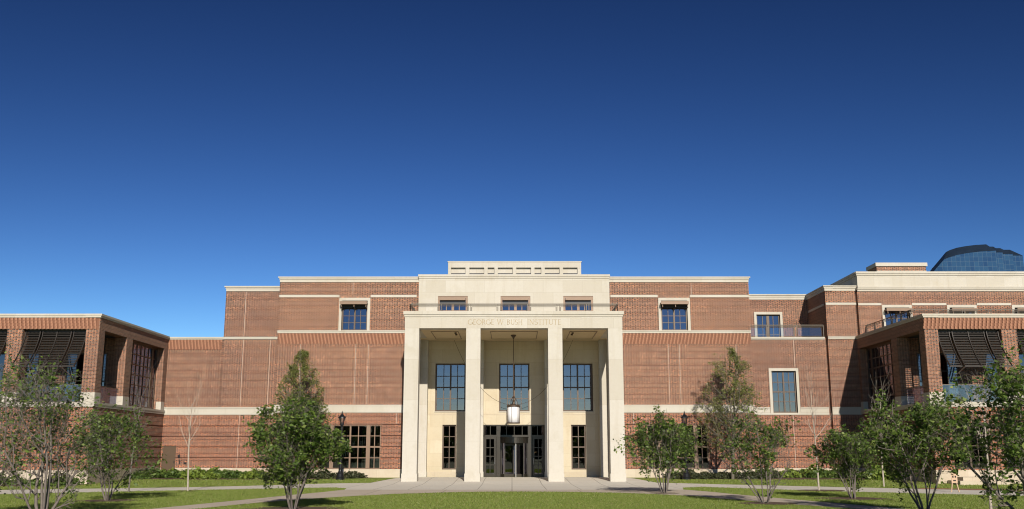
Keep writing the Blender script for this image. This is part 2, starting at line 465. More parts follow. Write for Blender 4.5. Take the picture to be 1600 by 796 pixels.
# grass blades: one countless mass, thick where it shows
def inside(poly, x, y):
    c = False
    n = len(poly)
    res = np.zeros(len(x), bool)
    for i in range(n):
        x1, y1 = poly[i]; x2, y2 = poly[(i+1) % n]
        if y1 == y2: continue
        cond = ((y1 > y) != (y2 > y)) & (x < (x2-x1)*(y-y1)/(y2-y1)+x1)
        res ^= cond
    return res
rng = np.random.default_rng(5)
CURVE = NEAR + OUTR[:-2] + [(7.9, 46.4), (-7.7, 46.2)] + OUTL[:-2][::-1]
def grass(n, y0, y1, h):
    y = rng.uniform(y0, y1, n); x = rng.uniform(-1, 1, n)*(y*0.55+0.5)
    keep = ~inside(PATH, x, y) & ~inside(CURVE, x, y)
    keep &= ~((y > 58.5))
    for (mx, my, mr) in [(-14.4, 35.9, .9), (-6.6, 30.6, 1.2), (8.6, 33.9, .8), (12.7, 37.4, 1.05), (13.8, 45.2, .9)]:
        keep &= ((x-mx)**2+(y-my)**2) > mr*mr*rng.uniform(.5, 1.1, n)
    keep &= ~((y > 50.5) & (x < -22.6)) & ~((x > 19) & (y > 43.5) & (y < 48.3))
    x, y = x[keep], y[keep]; m = len(x)
    ang = rng.uniform(0, math.pi*2, m); w = rng.uniform(.008, .016, m)*(y/30); hh = h*rng.uniform(.5, 1.3, m)
    z = np.array([gz(v) for v in y])
    lx = rng.normal(0, .35, m)*hh; ly = rng.normal(0, .35, m)*hh
    v = np.empty((m, 3, 3))
    v[:, 0] = np.stack([x-np.cos(ang)*w, y-np.sin(ang)*w, z], 1)
    v[:, 1] = np.stack([x+np.cos(ang)*w, y+np.sin(ang)*w, z], 1)
    v[:, 2] = np.stack([x+lx, y+ly, z+hh], 1)
    return v.reshape(-1, 3)
gv = np.concatenate([grass(220000, 27, 40, .040), grass(130000, 40, 50, .045), grass(60000, 50, 58.5, .06)])
def tri_mesh(name, v, k, mat):
    n = len(v)//k
    me = bpy.data.meshes.new(name)
    me.vertices.add(len(v)); me.vertices.foreach_set('co', v.astype(np.float32).ravel())
    me.loops.add(len(v)); me.loops.foreach_set('vertex_index', np.arange(len(v), dtype=np.int32))
    me.polygons.add(n); me.polygons.foreach_set('loop_start', np.arange(0, len(v), k, dtype=np.int32))
    me.polygons.foreach_set('loop_total', np.full(n, k, dtype=np.int32))
    me.update(calc_edges=True); me.validate()
    me.materials.append(mat)
    return me
go = bpy.data.objects.new('grass', tri_mesh('grass', gv, 3, M['grass_blade']))
scene.collection.objects.link(go); go['kind'] = 'stuff'; go['label'] = 'short mown green grass of the lawns'; go['category'] = 'grass'

# ------------------------------------------------------------------ the building
BO = (0.1, 62.0, 0.0)
B = empty('brick_building', BO, 'long three-storey red brick building with pale limestone trim and a four-pillared stone portico', 'building')
def part(mb, name, mat, parent=None, label=None, smooth=False):
    o = mb.build(name, mat, parent or B, BO, smooth)
    if label: o['label'] = label
    return o

GROOVES = [3.38, 2.70, 2.02, 1.34]
def wall(name, a0, a1, z0, z1, mp, holes=(), mat='brick', thick=.35, grooves=False, label=None, parent=None):
    mb = MB()
    cuts = []                                  # z-bands: (z0, z1, depth offset)
    zs = {z0, z1}
    for h in holes:
        for z in (h[2], h[3]):
            if z0 < z < z1: zs.add(z)
    gr = [(g-.036, g+.036) for g in GROOVES if grooves and z0 < g < z1]
    for g in gr: zs.update(g)
    zs = sorted(zs)
    for i in range(len(zs)-1):
        b0, b1 = zs[i], zs[i+1]
        if b1-b0 < 1e-6: continue
        zm = (b0+b1)/2
        d = .07 if any(g[0] <= zm <= g[1] for g in gr) else 0
        xs = [a0]
        for h in sorted(h for h in holes if h[2] < zm < h[3]):
            xs += [h[0], h[1]]
        xs.append(a1)
        for k in range(0, len(xs)-1, 2):
            if xs[k+1]-xs[k] > 1e-4: mb.box(xs[k], xs[k+1], d, thick, b0, b1, mp)
    return part(mb, name, M[mat], parent, label)

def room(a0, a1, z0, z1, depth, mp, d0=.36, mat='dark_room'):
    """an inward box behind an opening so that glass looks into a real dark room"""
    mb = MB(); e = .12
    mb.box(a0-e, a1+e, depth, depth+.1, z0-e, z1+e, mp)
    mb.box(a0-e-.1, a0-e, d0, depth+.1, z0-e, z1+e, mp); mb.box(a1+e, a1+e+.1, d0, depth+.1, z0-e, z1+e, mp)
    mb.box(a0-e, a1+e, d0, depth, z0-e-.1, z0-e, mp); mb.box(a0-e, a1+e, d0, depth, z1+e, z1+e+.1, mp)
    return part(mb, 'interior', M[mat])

def window(a0, a1, z0, z1, mp, cols, rows, d=.14, thick=None, thickrow=None, fw=.085, bar=.048, mat='bronze', glass='glass', surround=None, sproud=.04, weights=None, tw=.10, name='window'):
    thick = thick or []; thickrow = thickrow or []
    mb = MB()
    mb.box(a0, a0+fw, d, d+.12, z0, z1, mp); mb.box(a1-fw, a1, d, d+.12, z0, z1, mp)
    mb.box(a0+fw, a1-fw, d, d+.12, z0, z0+fw, mp); mb.box(a0+fw, a1-fw, d, d+.12, z1-fw, z1, mp)
    ia0, ia1, iz0, iz1 = a0+fw, a1-fw, z0+fw, z1-fw
    for c in range(1, cols):
        w = tw/2 if c in thick else bar/2
        x = ia0+(ia1-ia0)*c/cols; dd = 0 if c in thick else .025
        mb.box(x-w, x+w, d+dd, d+.10, iz0, iz1, mp)
    for r in range(1, rows):
        w = bar*.8 if r in thickrow else bar/2
        z = iz0+(iz1-iz0)*r/rows; dd = .006 if r in thickrow else .031
        mb.box(ia0, ia1, d+dd, d+.094, z-w, z+w, mp)
    o = part(mb, name, M[mat])
    g = MB(); g.box(ia0-.01, ia1+.01, d+.055, d+.067, iz0-.01, iz1+.01, mp)
    part(g, 'pane', M[glass], o)
    if surround:
        s = surround; q = MB()
        q.box(a0-s, a0, -sproud, .2, z0, z1, mp); q.box(a1, a1+s, -sproud, .2, z0, z1, mp)
        q.box(a0-s, a1+s, -sproud-.003, .2, z1, z1+s*1.05, mp)
        part(q, 'window_surround', M['stone_trim'], o)
    return o

def band(name, a0, a1, z0, z1, mp, proud=.05, mat='stone_trim', d1=.2, label=None):
    mb = MB(); mb.box(a0, a1, -proud, d1, z0, z1, mp); return part(mb, name, M[mat], None, label)
def cornice(a0, a1, z0, z1, mp, e=.10, depth=.5):
    mb = MB(); h = z1-z0
    mb.box(a0, a1, -.05, depth, z0, z0+h*.48, mp)
    mb.box(a0-e*.3, a1+e*.3, -.05-e*.45, depth, z0+h*.48, z0+h*.78, mp)
    mb.box(a0-e, a1+e, -.05-e, depth, z0+h*.78, z1, mp)
    return part(mb, 'cornice', M['stone_trim'])
def ribs(a0, a1, z0, z1, mp, pitch=.22, w=.10, proud=.065, step=.151, slant=.028, name='corbel_band'):
    mb = MB(); n = max(1, round((z1-z0)/step)); st = (z1-z0)/n
    mb.box(a0, a1, -.006, .03, z0, z1, mp)
    for r in range(n):
        x = a0 + (n-r)*slant
        while x + w < a1:
            mb.box(x, x+w, -proud, .02, z0+r*st+.004, z0+(r+1)*st-.004, mp); x += pitch
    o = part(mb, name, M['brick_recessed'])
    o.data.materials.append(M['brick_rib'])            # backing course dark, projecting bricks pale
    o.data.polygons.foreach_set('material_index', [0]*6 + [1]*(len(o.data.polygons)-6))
    return o
def joint(a, z0, z1, mp): 
    mb = MB(); mb.box(a-.011, a+.011, -.003, .01, z0, z1, mp); return mb
def joints(lst, mp):
    for a, z0, z1 in lst:
        mb = MB(); mb.box(a-.012, a+.012, -.0035, .01, z0, z1, mp); part(mb, 'control_joint', M['joint'])

Fm = FRONT(62.0)
# main block left of the portico, right of the portico
holesL = [(-12.0, -8.17, .68, 3.37), (-10.87, -9.23, 9.28, 11.22)]
holesR = [(8.43, 12.22, .68, 3.37), (9.52, 11.20, 9.28, 11.22)]
wall('wall', -14.9, -5.9, .15, 12.6, Fm, holesL, grooves=True)
wall('wall', 6.10, 15.18, .15, 12.6, Fm, holesR, grooves=True)
for mp, a in ((LEFTW(15.18), None), (RIGHTW(-14.9), None)):
    wall('wall', 62.35, 69.5, .15, 12.6, mp, thick=.3)
cornice(-14.9, -5.97, 12.40, 12.75, Fm); cornice(6.2, 15.18, 12.40, 12.75, Fm)
def belts(a0, a1, mp, z_hi=True, gap=None):
    if z_hi:
        segs = [(a0, a1)] if not gap else [(a0, gap[0]), (gap[1], a1)]
        for s in segs: band('belt_course', s[0], s[1], 11.43, 11.58, mp, .03)
    mb = MB(); mb.box(a0, a1, -.06, .2, 9.12, 9.21, mp); mb.box(a0, a1, -.10, .2, 9.21, 9.29, mp); part(mb, 'belt_course', M['stone_trim'])
def lowbelt(a0, a1, mp):
    mb = MB(); mb.box(a0, a1, -.03, .2, 4.27, 4.55, mp); mb.box(a0, a1, -.07, .2, 4.55, 4.62, mp); mb.box(a0, a1, -.055, .2, 4.13, 4.27, mp)
    part(mb, 'belt_course', M['stone_trim'])
def plinth(a0, a1, mp, top=.68, gap=None):
    for s in ([(a0, a1)] if not gap else [(a0, gap[0]), (gap[1], a1)]):
        mb = MB(); mb.box(s[0], s[1], -.05, .2, -.05, top, mp); part(mb, 'plinth', M['stone_base'])
belts(-14.9, -6.1, Fm, True, (-11.05, -9.05)); belts(6.3, 15.18, Fm, True, (9.33, 11.38))
lowbelt(-14.9, -6.1, Fm); lowbelt(6.3, 15.18, Fm)
plinth(-14.95, -6.1, Fm); plinth(6.3, 15.25, Fm)
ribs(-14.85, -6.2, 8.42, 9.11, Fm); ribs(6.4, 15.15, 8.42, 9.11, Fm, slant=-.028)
joints([(-13.4, 4.65, 9.1), (-9.9, 4.65, 9.1), (-9.1, 4.65, 8.4), (-10.2, 11.6, 12.4), (-7.2, 3.45, 4.1)], Fm)
joints([(9.9, 4.65, 9.1), (11.5, 11.6, 12.4), (10.6, 4.65, 9.1), (14.2, 4.65, 9.1), (7.6, 3.45, 4.1)], Fm)
for (a0, a1) in ((-12.0, -8.17), (8.43, 12.22)):
    mb = MB(); x = a0-.1
    while x < a1+.1: mb.box(x, x+.085, -.012, .1, 3.385, 3.60, Fm); x += .17
    part(mb, 'brick_lintel', M['brick'])

def awning_box(a0, a1, z, mp, out=.5):
    mb = MB()
    mb.box(a0-.06, a1+.02, -out, .02, z-.045, z+.045, mp)
    mb.box(a0-.06, a1+.02, -out-.02, -out+.03, z-.09, z+.10, mp)
    for x in (a0+.02, (a0+a1)/2, a1-.06): mb.box(x, x+.04, -out+.05, .1, z-.30, z-.26, mp); mb.box(x, x+.04, -out+.05, -out+.09, z-.30, z, mp)
    part(mb, 'sunshade', M['bronze_light'])

for (a0, a1) in ((-10.87, -9.23), (9.52, 11.20)):
    window(a0, a1, 9.29, 11.21, Fm, 4, 4, thick=[2], thickrow=[], surround=.17, bar=.035)
    awning_box(a0, a1, 11.0, Fm)
    mb = MB(); mb.box(a0+.05, a1-.05, .02, .10, 10.72, 11.12, Fm); part(mb, 'dark_panel', M['dark_room'])  # dark louvre panel below the sunshade
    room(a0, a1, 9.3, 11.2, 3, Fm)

def big_window(a0, a1):
    mb = MB(); z0, z1 = .69, 3.37; d = .10
    W = a1-a0; posts = []
    xa, xb = a0+W*.205, a0+W*.735+W*.06
    mb.box(a0, a1, d, d+.15, z0, z0+.06, Fm); mb.box(a0, a1, d, d+.15, z1-.06, z1, Fm)
    mb.box(a0, a0+.06, d+.003, d+.15, z0, z1, Fm); mb.box(a1-.06, a1, d+.003, d+.15, z0, z1, Fm)
    for x in (xa, xb): mb.box(x-.12, x+.12, d-.05, d+.2, z0+.001, z1-.001, Fm)
    mid = (xa+xb)/2
    for x, w in ((mid, .05), ((xa+.12+mid)/2, .025), ((xb-.12+mid)/2, .025), ((a0+xa)/2, .025), ((a1+xb)/2, .025)):
        mb.box(x-w, x+w, d+.01, d+.13, z0+.06, z1-.06, Fm)
    for i in (1, 2, 3):
        z = z0+(z1-z0)*i/4; w = .05 if i == 2 else .024
        mb.box(a0+.06, a1-.06, d+.02, d+.12, z-w, z+w, Fm)
    o = part(mb, 'window', M['bronze_light'])
    g = MB(); g.box(a0+.05, a1-.05, d+.06, d+.072, z0+.05, z1-.05, Fm); part(g, 'pane', M['glass_low'], o)
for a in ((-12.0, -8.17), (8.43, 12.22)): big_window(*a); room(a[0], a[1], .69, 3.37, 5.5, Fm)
# stair seen behind the left ground-floor glass
mb = MB()
for i in range(12):
    x = -11.9 + i*.26; z = .7 + i*.17
    mb.box(x, x+.27, 2.2, 3.6, z-.16, z, Fm)
st = part(mb, 'staircase', M['dark_room'])
for i in range(12):
    x = -11.9 + i*.26; z = .7 + i*.17
    if i % 4 == 3: continue
    mb = MB(); mb.box(x+.03, x+.08, 2.1, 2.15, z, z+.62, Fm); mb.box(x+.16, x+.21, 2.1, 2.15, z+.05, z+.66, Fm); mb.box(x+.08, x+.16, 2.11, 2.14, z+.3, z+.34, Fm); part(mb, 'baluster', M['white'], st)
mb = MB(); mb.box(-9.4, -8.2, 1.6, 1.7, .75, 1.32, Fm); mb.box(-10.5, -9.5, 1.7, 1.78, .75, 1.05, Fm)
part(mb, 'interior_panel', M['green_wall'])

# left set-back block and link
Fl = FRONT(65.5); Fk = FRONT(65.62)
wall('wall', -19.35, -14.6, .15, 12.6, Fl, grooves=True)
wall('wall', 65.85, 72, 9.0, 12.6, RIGHTW(-19.35), thick=.3)
wall('wall', -23.3, -19.35, .15, 9.2, Fk, [(-22.95, -22.08, .1, 2.12)], grooves=True)
cornice(-19.35, -14.9, 12.38, 12.73, Fl)
belts(-19.4, -14.9, Fl, False); lowbelt(-19.35, -14.9, Fl); plinth(-19.4, -14.9, Fl)
belts(-23.15, -19.4, Fk, False); lowbelt(-23.15, -19.36, Fk); plinth(-23.15, -19.4, Fk, .70, (-22.98, -22.05))
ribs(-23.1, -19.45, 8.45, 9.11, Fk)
joints([(-18.0, 9.3, 12.35), (-18.0, 4.65, 9.1), (-18.0, .7, 4.1), (-16.2, 4.65, 9.1)], Fl)
mb = MB(); mb.box(-22.95, -22.08, .06, .12, .17, 2.12, Fk); sdoor = part(mb, 'service_door', M['service'], None, 'plain brown metal service door')
mb = MB(); mb.box(-22.20, -22.15, .02, .06, 1.0, 1.14, Fk); part(mb, 'handle', M['iron'], sdoor)
mb = MB(); mb.box(-22.95, -22.08, .005, .1, 2.12, 2.16, Fk); part(mb, 'frame', M['service'], sdoor)
for (x, z, w, h) in ((-21.85, 1.44, .14, .2), (-21.78, 1.15, .08, .08), (-21.78, 1.0, .08, .12), (-21.42, 1.0, .16, .12)):
    mb = MB(); mb.box(x-w/2, x+w/2, -.06, .01, z-h/2, z+h/2, Fk); part(mb, 'wall_box', M['iron'])

# right link with terrace, recessed upper wall, right blocks
Fr = FRONT(65.6); Ft = FRONT(69.3); F2 = FRONT(65.3); F3 = FRONT(65.0)
wall('wall', 15.1, 21.35, .15, 9.2, Fr, [(17.3, 18.93, 4.26, 7.02)], grooves=True)
window(17.3, 18.93, 4.26, 7.02, Fr, 4, 4, thick=[2], thickrow=[2], surround=.17)
room(17.3, 18.93, 4.26, 7.02, 3, Fr)
belts(15.2, 21.0, Fr, False); 
mb = MB()
for s in ((15.2, 17.1), (19.12, 20.98)): mb.box(s[0], s[1], -.03, .2, 4.27, 4.55, Fr); mb.box(s[0], s[1], -.07, .2, 4.55, 4.62, Fr)
mb.box(15.2, 20.98, -.055, .2, 4.13, 4.26, Fr); part(mb, 'belt_course', M['stone_trim'])
plinth(15.2, 21.0, Fr)
wall('wall', 15.1, 21.2, 9.1, 12.6, Ft, [(17.42, 19.1, 9.15, 11.33)])
window(17.42, 19.1, 9.15, 11.33, Ft, 4, 3, thick=[2], surround=.17, name='terrace_door', tw=.2)
room(17.42, 19.1, 9.2, 11.3, 3, Ft)
cornice(15.1, 21.2, 12.4, 12.78, Ft)
joints([(18.2, 7.2, 9.1), (17.9, .7, 4.1), (17.0, 11.6, 12.4)], Fr) if False else joints([(18.9, 7.3, 9.1), (18.6, .7, 4.1)], Fr)
mb = MB(); mb.box(15.1, 21.1, .3, 3.8, 8.95, 9.1, Fr); part(mb, 'terrace_floor', M['roof'])
wall('wall', 21.12, 23.5, .15, 12.6, F2, grooves=True)
Sb = RIGHTW(21.12)
wall('wall', 65.65, 69.4, 4.2, 12.6, Sb, thick=.3)
band('belt_course', 65.65, 69.25, 11.43, 11.58, Sb, .03)
cornice(65.2, 69.3, 12.38, 12.73, Sb)
cornice(21.12, 23.3, 12.38, 12.729, F2)
band('belt_course', 21.12, 23.3, 11.43, 11.58, F2, .03)
belts(21.12, 23.3, F2, False); lowbelt(21.12, 23.3, F2); plinth(21.12, 23.3, F2)
# block three with the tall limestone attic
h3 = [(24.95, 26.6, 9.2, 11.2), (29.3, 30.95, 9.2, 11.2), (33.65, 35.3, 9.2, 11.2)]
wall('wall', 23.2, 42, .15, 12.4, F3, h3)
wall('wall', 65.35, 66, .15, 12.4, RIGHTW(23.2), thick=.2)
xs = [23.2]
for h in h3: xs += [h[0]-.2, h[1]+.2]
xs.append(42)
for i in range(0, len(xs), 2): band('belt_course', xs[i], xs[i+1], 11.36, 11.50, F3, .03)
for h in h3:
    window(h[0], h[1], 9.2, 11.2, F3, 4, 3, thick=[2], surround=.17); awning_box(h[0], h[1], 11.0, F3); room(h[0], h[1], 9.3, 11.2, 3, F3)
band('cornice', 23.2, 42, 12.30, 12.42, F3, .05); band('cornice', 23.2, 42, 12.42, 12.52, F3, .10); band('cornice', 23.2, 42, 12.52, 12.62, F3, .15)
wall('attic', 23.25, 42, 12.62, 13.38, F3, mat='stone', thick=.3)
wall('attic', 65.3, 71.5, 12.62, 13.38, RIGHTW(23.25), mat='stone', thick=.3)
band('cornice', 23.2, 42, 13.38, 13.50, F3, .06, d1=.5); band('cornice', 23.15, 42, 13.50, 13.64, F3, .12, d1=.5)
band('cornice', 65.15, 71.5, 13.38, 13.499, RIGHTW(23.25), .06, d1=.5); band('cornice', 65.12, 71.5, 13.50, 13.639, RIGHTW(23.25), .12, d1=.5)
# penthouse
Fp = FRONT(80.0)
wall('penthouse', 30.3, 34.4, 12.5, 16.85, Fp, thick=2.0)
band('cornice', 30.2, 34.5, 16.85, 17.15, Fp, .12, d1=2.1); band('belt_course', 30.28, 34.42, 16.38, 16.48, Fp, .04, d1=2.04)
# roofs
mb = MB()
mb.box(-14.6, 15.0, 62.3, 80, 12.2, 12.35); mb.box(-19.1, -14.6, 65.8, 80, 12.2, 12.35)
mb.box(-23.1, -19.2, 65.9, 72, 8.9, 9.0); mb.box(21.4, 42, 65.6, 82, 12.2, 12.3); mb.box(15.0, 21.4, 69.6, 80, 12.2, 12.34)
mb.box(-23, -19.2, 71.8, 72, 0, 9)
part(mb, 'roof', M['roof'])

# ---- limestone centre above and behind the portico
Fa = FRONT(61.75)
ha = [(-4.72, -2.82, 9.6, 11.47), (-.73, 1.17, 9.6, 11.47), (3.27, 5.17, 9.6, 11.47)]
wall('attic', -5.95, 6.22, 8.9, 12.62, Fa, ha, mat='stone', thick=.4)
mb = MB(); mb.box(-5.97, 6.24, -.04, .6, 12.62, 12.72, Fa); mb.box(-6.0, 6.27, -.08, .6, 12.72, 12.86, Fa); part(mb, 'cornice', M['stone_trim'])
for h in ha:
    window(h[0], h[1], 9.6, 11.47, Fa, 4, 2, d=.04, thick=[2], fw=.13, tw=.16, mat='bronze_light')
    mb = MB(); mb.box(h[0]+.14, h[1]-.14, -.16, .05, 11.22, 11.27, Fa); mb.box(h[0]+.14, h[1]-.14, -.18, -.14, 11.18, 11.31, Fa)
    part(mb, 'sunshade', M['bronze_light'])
    mb = MB(); mb.box(h[0]+.14, h[1]-.14, .0, .036, 10.93, 11.2, Fa); part(mb, 'dark_panel', M['iron'])  # black slab standing in for the sunshade's shadow on the glass
    room(h[0], h[1], 9.7, 11.4, 3, Fa, .42)
# pierced screen on the roof
Fs = FRONT(66.0); hs = []
for (p0, p1) in ((705, 727.5), (733.5, 756.5), (762, 772.5), (778, 801), (806.5, 829.5), (835, 845.5), (851, 874), (879.5, 902)):
    hs.append(((p0-804)*.0440+.18, (p1-804)*.0440+.18, 13.66, 14.12))
wall('roof_screen', -4.38, 4.74, 12.4, 14.50, Fs, hs, mat='stone', thick=.13)
mb = MB(); mb.box(-4.38, 4.74, .20, .45, 13.755, 14.44, Fs); mb.box(-4.38, 4.74, .5, .7, 12.4, 13.7, Fs); part(mb, 'roof_screen_back', M['stone'])
band('coping', -4.42, 4.78, 14.50, 14.56, Fs, .03, d1=.48)

# ---- portico
PX = [(-6.23, -5.38), (-2.67, -1.82), (2.08, 2.93), (5.57, 6.42)]
Fq = FRONT(56.6)
mb = MB()
mb.box(-6.23, 6.42, 0, .9, 8.77, 9.44, Fq)
for (x0, x1) in ((-6.23, -5.38), (5.57, 6.42)): mb.box(x0, x1, .9, 5.1, 8.771, 9.44, Fq)
port = part(mb, 'portico', M['stone'], None, 'pale limestone portico beam')
for (x0, x1) in PX:
    mb = MB(); mb.box(x0+.01, x1-.01, .01, .86, .52, 8.77, Fq); mb.box(x0-.02, x1+.02, -.02, .89, .0, .52, Fq)
    part(mb, 'pillar', M['stone_column'], port)
    mb = MB(); mb.box(x0+.0, x1-.0, 62.72-56.6, 63.3-56.6, .5, 8.77, Fq); mb.box(x0-.03, x1+.03, 62.69-56.6, 63.3-56.6, .0, .5, Fq)
    part(mb, 'pilaster', M['stone_column'], port)
mb = MB(); mb.box(-6.27, 6.46, -.05, 5.1, 9.44, 9.56, Fq); mb.box(-6.32, 6.51, -.10, 5.1, 9.56, 9.76, Fq); part(mb, 'cornice', M['stone_trim'], port)
M['ceil'] = stone_mat('portico_ceiling', a=(.66, .53, .34), b=(.60, .47, .29), bw=30, bh=30)
mb = MB(); mb.box(-6.1, 6.3, .5, 6.65, 8.78, 8.95, Fq)
part(mb, 'ceiling', M['ceil'], port)
for (x0, x1) in ((-4.85, -3.2), (-1.3, 1.55), (3.45, 5.1)):
    mb = MB(); w = .035; y0, y1 = 1.6, 5.6
    mb.box(x0, x1, y0, y0+w, 8.755, 8.785, Fq); mb.box(x0, x1, y1-w, y1, 8.755, 8.785, Fq)
    mb.box(x0, x0+w, y0+w, y1-w, 8.755, 8.785, Fq); mb.box(x1-w, x1, y0+w, y1-w, 8.755, 8.785, Fq)
    part(mb, 'ceiling_moulding', M['bronze_light'], port)
for x in (-3.4, 3.65):
    for y in (2.2, 3.0):
        mb = MB(); mb.tube([(x, 56.6+y, 8.70), (x, 56.6+y, 8.78)], .07, 10); part(mb, 'ceiling_spotlight', M['bronze'], port)
# back wall of the portico
Fb = FRONT(63.3)
hb = [(-4.93, -2.98, 4.26, 7.32), (-.83, 1.12, 4.26, 7.32), (3.25, 5.20, 4.26, 7.32), (-4.43, -3.55, .63, 3.42), (3.76, 4.70, .63, 3.42), (-1.83, 2.11, .08, 3.42)]
wall('portico_back_wall', -6.2, 6.4, .05, 8.95, Fb, hb, mat='stone_warm', thick=.35)
for x0, x1 in ((-5.35, -1.84), (2.12, 5.55)):
    mb = MB(); mb.box(x0, x1, -.02, .05, .1, .5, Fb); part(mb, 'plinth', M['stone_base'])
mb = MB()
for s in ((-5.38, -2.67), (-1.82, 2.08), (2.93, 5.57)): mb.box(s[0], s[1], -.012, .01, 4.06, 4.09, Fb)
part(mb, 'string_course', M['stone_base'])
for h in hb[:3]:
    window(*h, Fb, 4, 4, d=.16, thick=[2], thickrow=[2], mat='bronze', fw=.09)
    room(*h, 4.5, Fb)
    mb = MB(); c = (h[0]+h[1])/2
    for x in (c-.72, c-.22, c+.28): mb.box(x-.01, x+.44, .9, 1.0, 4.78, 4.90, Fb)
    part(mb, 'interior_panel', M['white'])
    mb = MB(); mb.box(h[0]-.02, h[1]+.02, -.03, .16, 4.20, 4.26, Fb); part(mb, 'sill', M['stone_trim'])
for h in hb[3:5]:
    window(*h, Fb, 2, 4, d=.14, thickrow=[2], thick=[1], glass='glass_low', tw=.05); room(*h, 3, Fb)
# entrance glazing
mb = MB(); e0, e1 = -1.83, 2.11; d = .08
mb.box(e0, e1, d, d+.18, 3.34, 3.42, Fb); mb.box(e0, e1, d, d+.18, 2.66, 2.78, Fb)
mb.box(e0, e0+.07, d, d+.18, .1, 3.34, Fb); mb.box(e1-.07, e1, d, d+.18, .1, 3.34, Fb)
for x in (-.86, 1.14): mb.box(x-.13, x+.13, d-.06, d+.24, .1, 3.345, Fb)
for x in (-1.38, -.35, .14, .65, 1.62): mb.box(x-.022, x+.022, d+.03, d+.15, 2.78, 3.34, Fb)
ent = part(mb, 'entrance_frame', M['door_metal'])
g = MB(); g.box(e0+.05, e1-.05, d+.08, d+.092, 2.75, 3.36, Fb); part(g, 'transom_pane', M['glass'], ent)
def glazed_door(a0, a1, side):
    mb = MB(); z0, z1 = .12, 2.655; d = .10; fw = .12
    mb.box(a0, a0+fw, d, d+.09, z0, z1, Fb); mb.box(a1-fw, a1, d, d+.09, z0, z1, Fb)
    mb.box(a0+fw, a1-fw, d, d+.09, z0, z0+.26, Fb); mb.box(a0+fw, a1-fw, d, d+.09, z1-.13, z1, Fb)
    c = (a0+a1)/2; mb.box(c-.022, c+.022, d+.005, d+.07, z0+.26, z1-.13, Fb)
    for i in (1, 2, 3):
        z = z0+.26+(z1-.39-z0)*i/4; mb.box(a0+fw, a1-fw, d+.01, d+.065, z-.025, z+.025, Fb)
    o = part(mb, 'glazed_door', M['door_metal'])
    g = MB(); g.box(a0+fw-.01, a1-fw+.01, d+.035, d+.045, z0+.25, z1-.12, Fb); part(g, 'pane', M['glass_low'], o)
    x = a1-.07 if side > 0 else a0+.07
    h = MB(); h.tube([(x, 63.3+.03, .95), (x, 63.3+.03, 1.35)], .018, 8); h.box(x-.01, x+.01, .03, .1, 1.0, 1.03, Fb); h.box(x-.01, x+.01, .03, .1, 1.27, 1.3, Fb)
    part(h, 'handle', M['steel'], o)
glazed_door(-1.76, -1.02, 1); glazed_door(1.30, 2.04, -1)
# revolving door
cx, cy, rad = .14, 63.55, .87
def arc_wall(mb, r, a0, a1, z0, z1, t=.03, n=10):
    for i in range(n):
        t0 = R(a0+(a1-a0)*i/n); t1 = R(a0+(a1-a0)*(i+1)/n)
        p = [(cx+rr*math.sin(t), cy-rr*math.cos(t)) for rr, t in ((r, t0), (r, t1), (r+t_, t1) if False else (r+t*1.0 if False else r, t1), (r, t0))]
        a = (cx+r*math.sin(t0), cy-r*math.cos(t0)); b = (cx+r*math.sin(t1), cy-r*math.cos(t1))
        c_ = (cx+(r+t)*math.sin(t1), cy-(r+t)*math.cos(t1)); d_ = (cx+(r+t)*math.sin(t0), cy-(r+t)*math.cos(t0))
        for (q0, q1) in (((a, b)), ((c_, d_))):
            mb.quad((*q0, z0), (*q1, z0), (*q1, z1), (*q0, z1))
        mb.quad((*a, z0), (*b, z0), (*c_, z0), (*d_, z0)); mb.quad((*a, z1), (*b, z1), (*c_, z1), (*d_, z1))
mb = MB(); arc_wall(mb, rad, -90, 90, 2.26, 2.62, .05, 20)
for a in (-88, -66, -42, 42, 66, 88):
    x, y = cx+(rad+.02)*math.sin(R(a)), cy-(rad+.02)*math.cos(R(a)); mb.box(x-.03, x+.03, y-.03, y+.03, .1, 2.26)
arc_wall(mb, rad, -88, -42, .1, .36, .04); arc_wall(mb, rad, 42, 88, .1, .36, .04)
mb.lathe([(rad-.02, 0), (rad-.02, .03)], (cx, cy, 2.58), 28); mb.lathe([(rad+.08, 0), (rad+.08, .04)], (cx, cy, 2.621), 28)
rd = part(mb, 'revolving_door', M['door_metal'], None, 'dark metal revolving door drum')
for t0, t1 in ((-88, -42), (42, 88)):
    g = MB(); arc_wall(g, rad+.01, t0, t1, .36, 2.26, .012); part(g, 'drum_glass', M['glass_low'], rd)
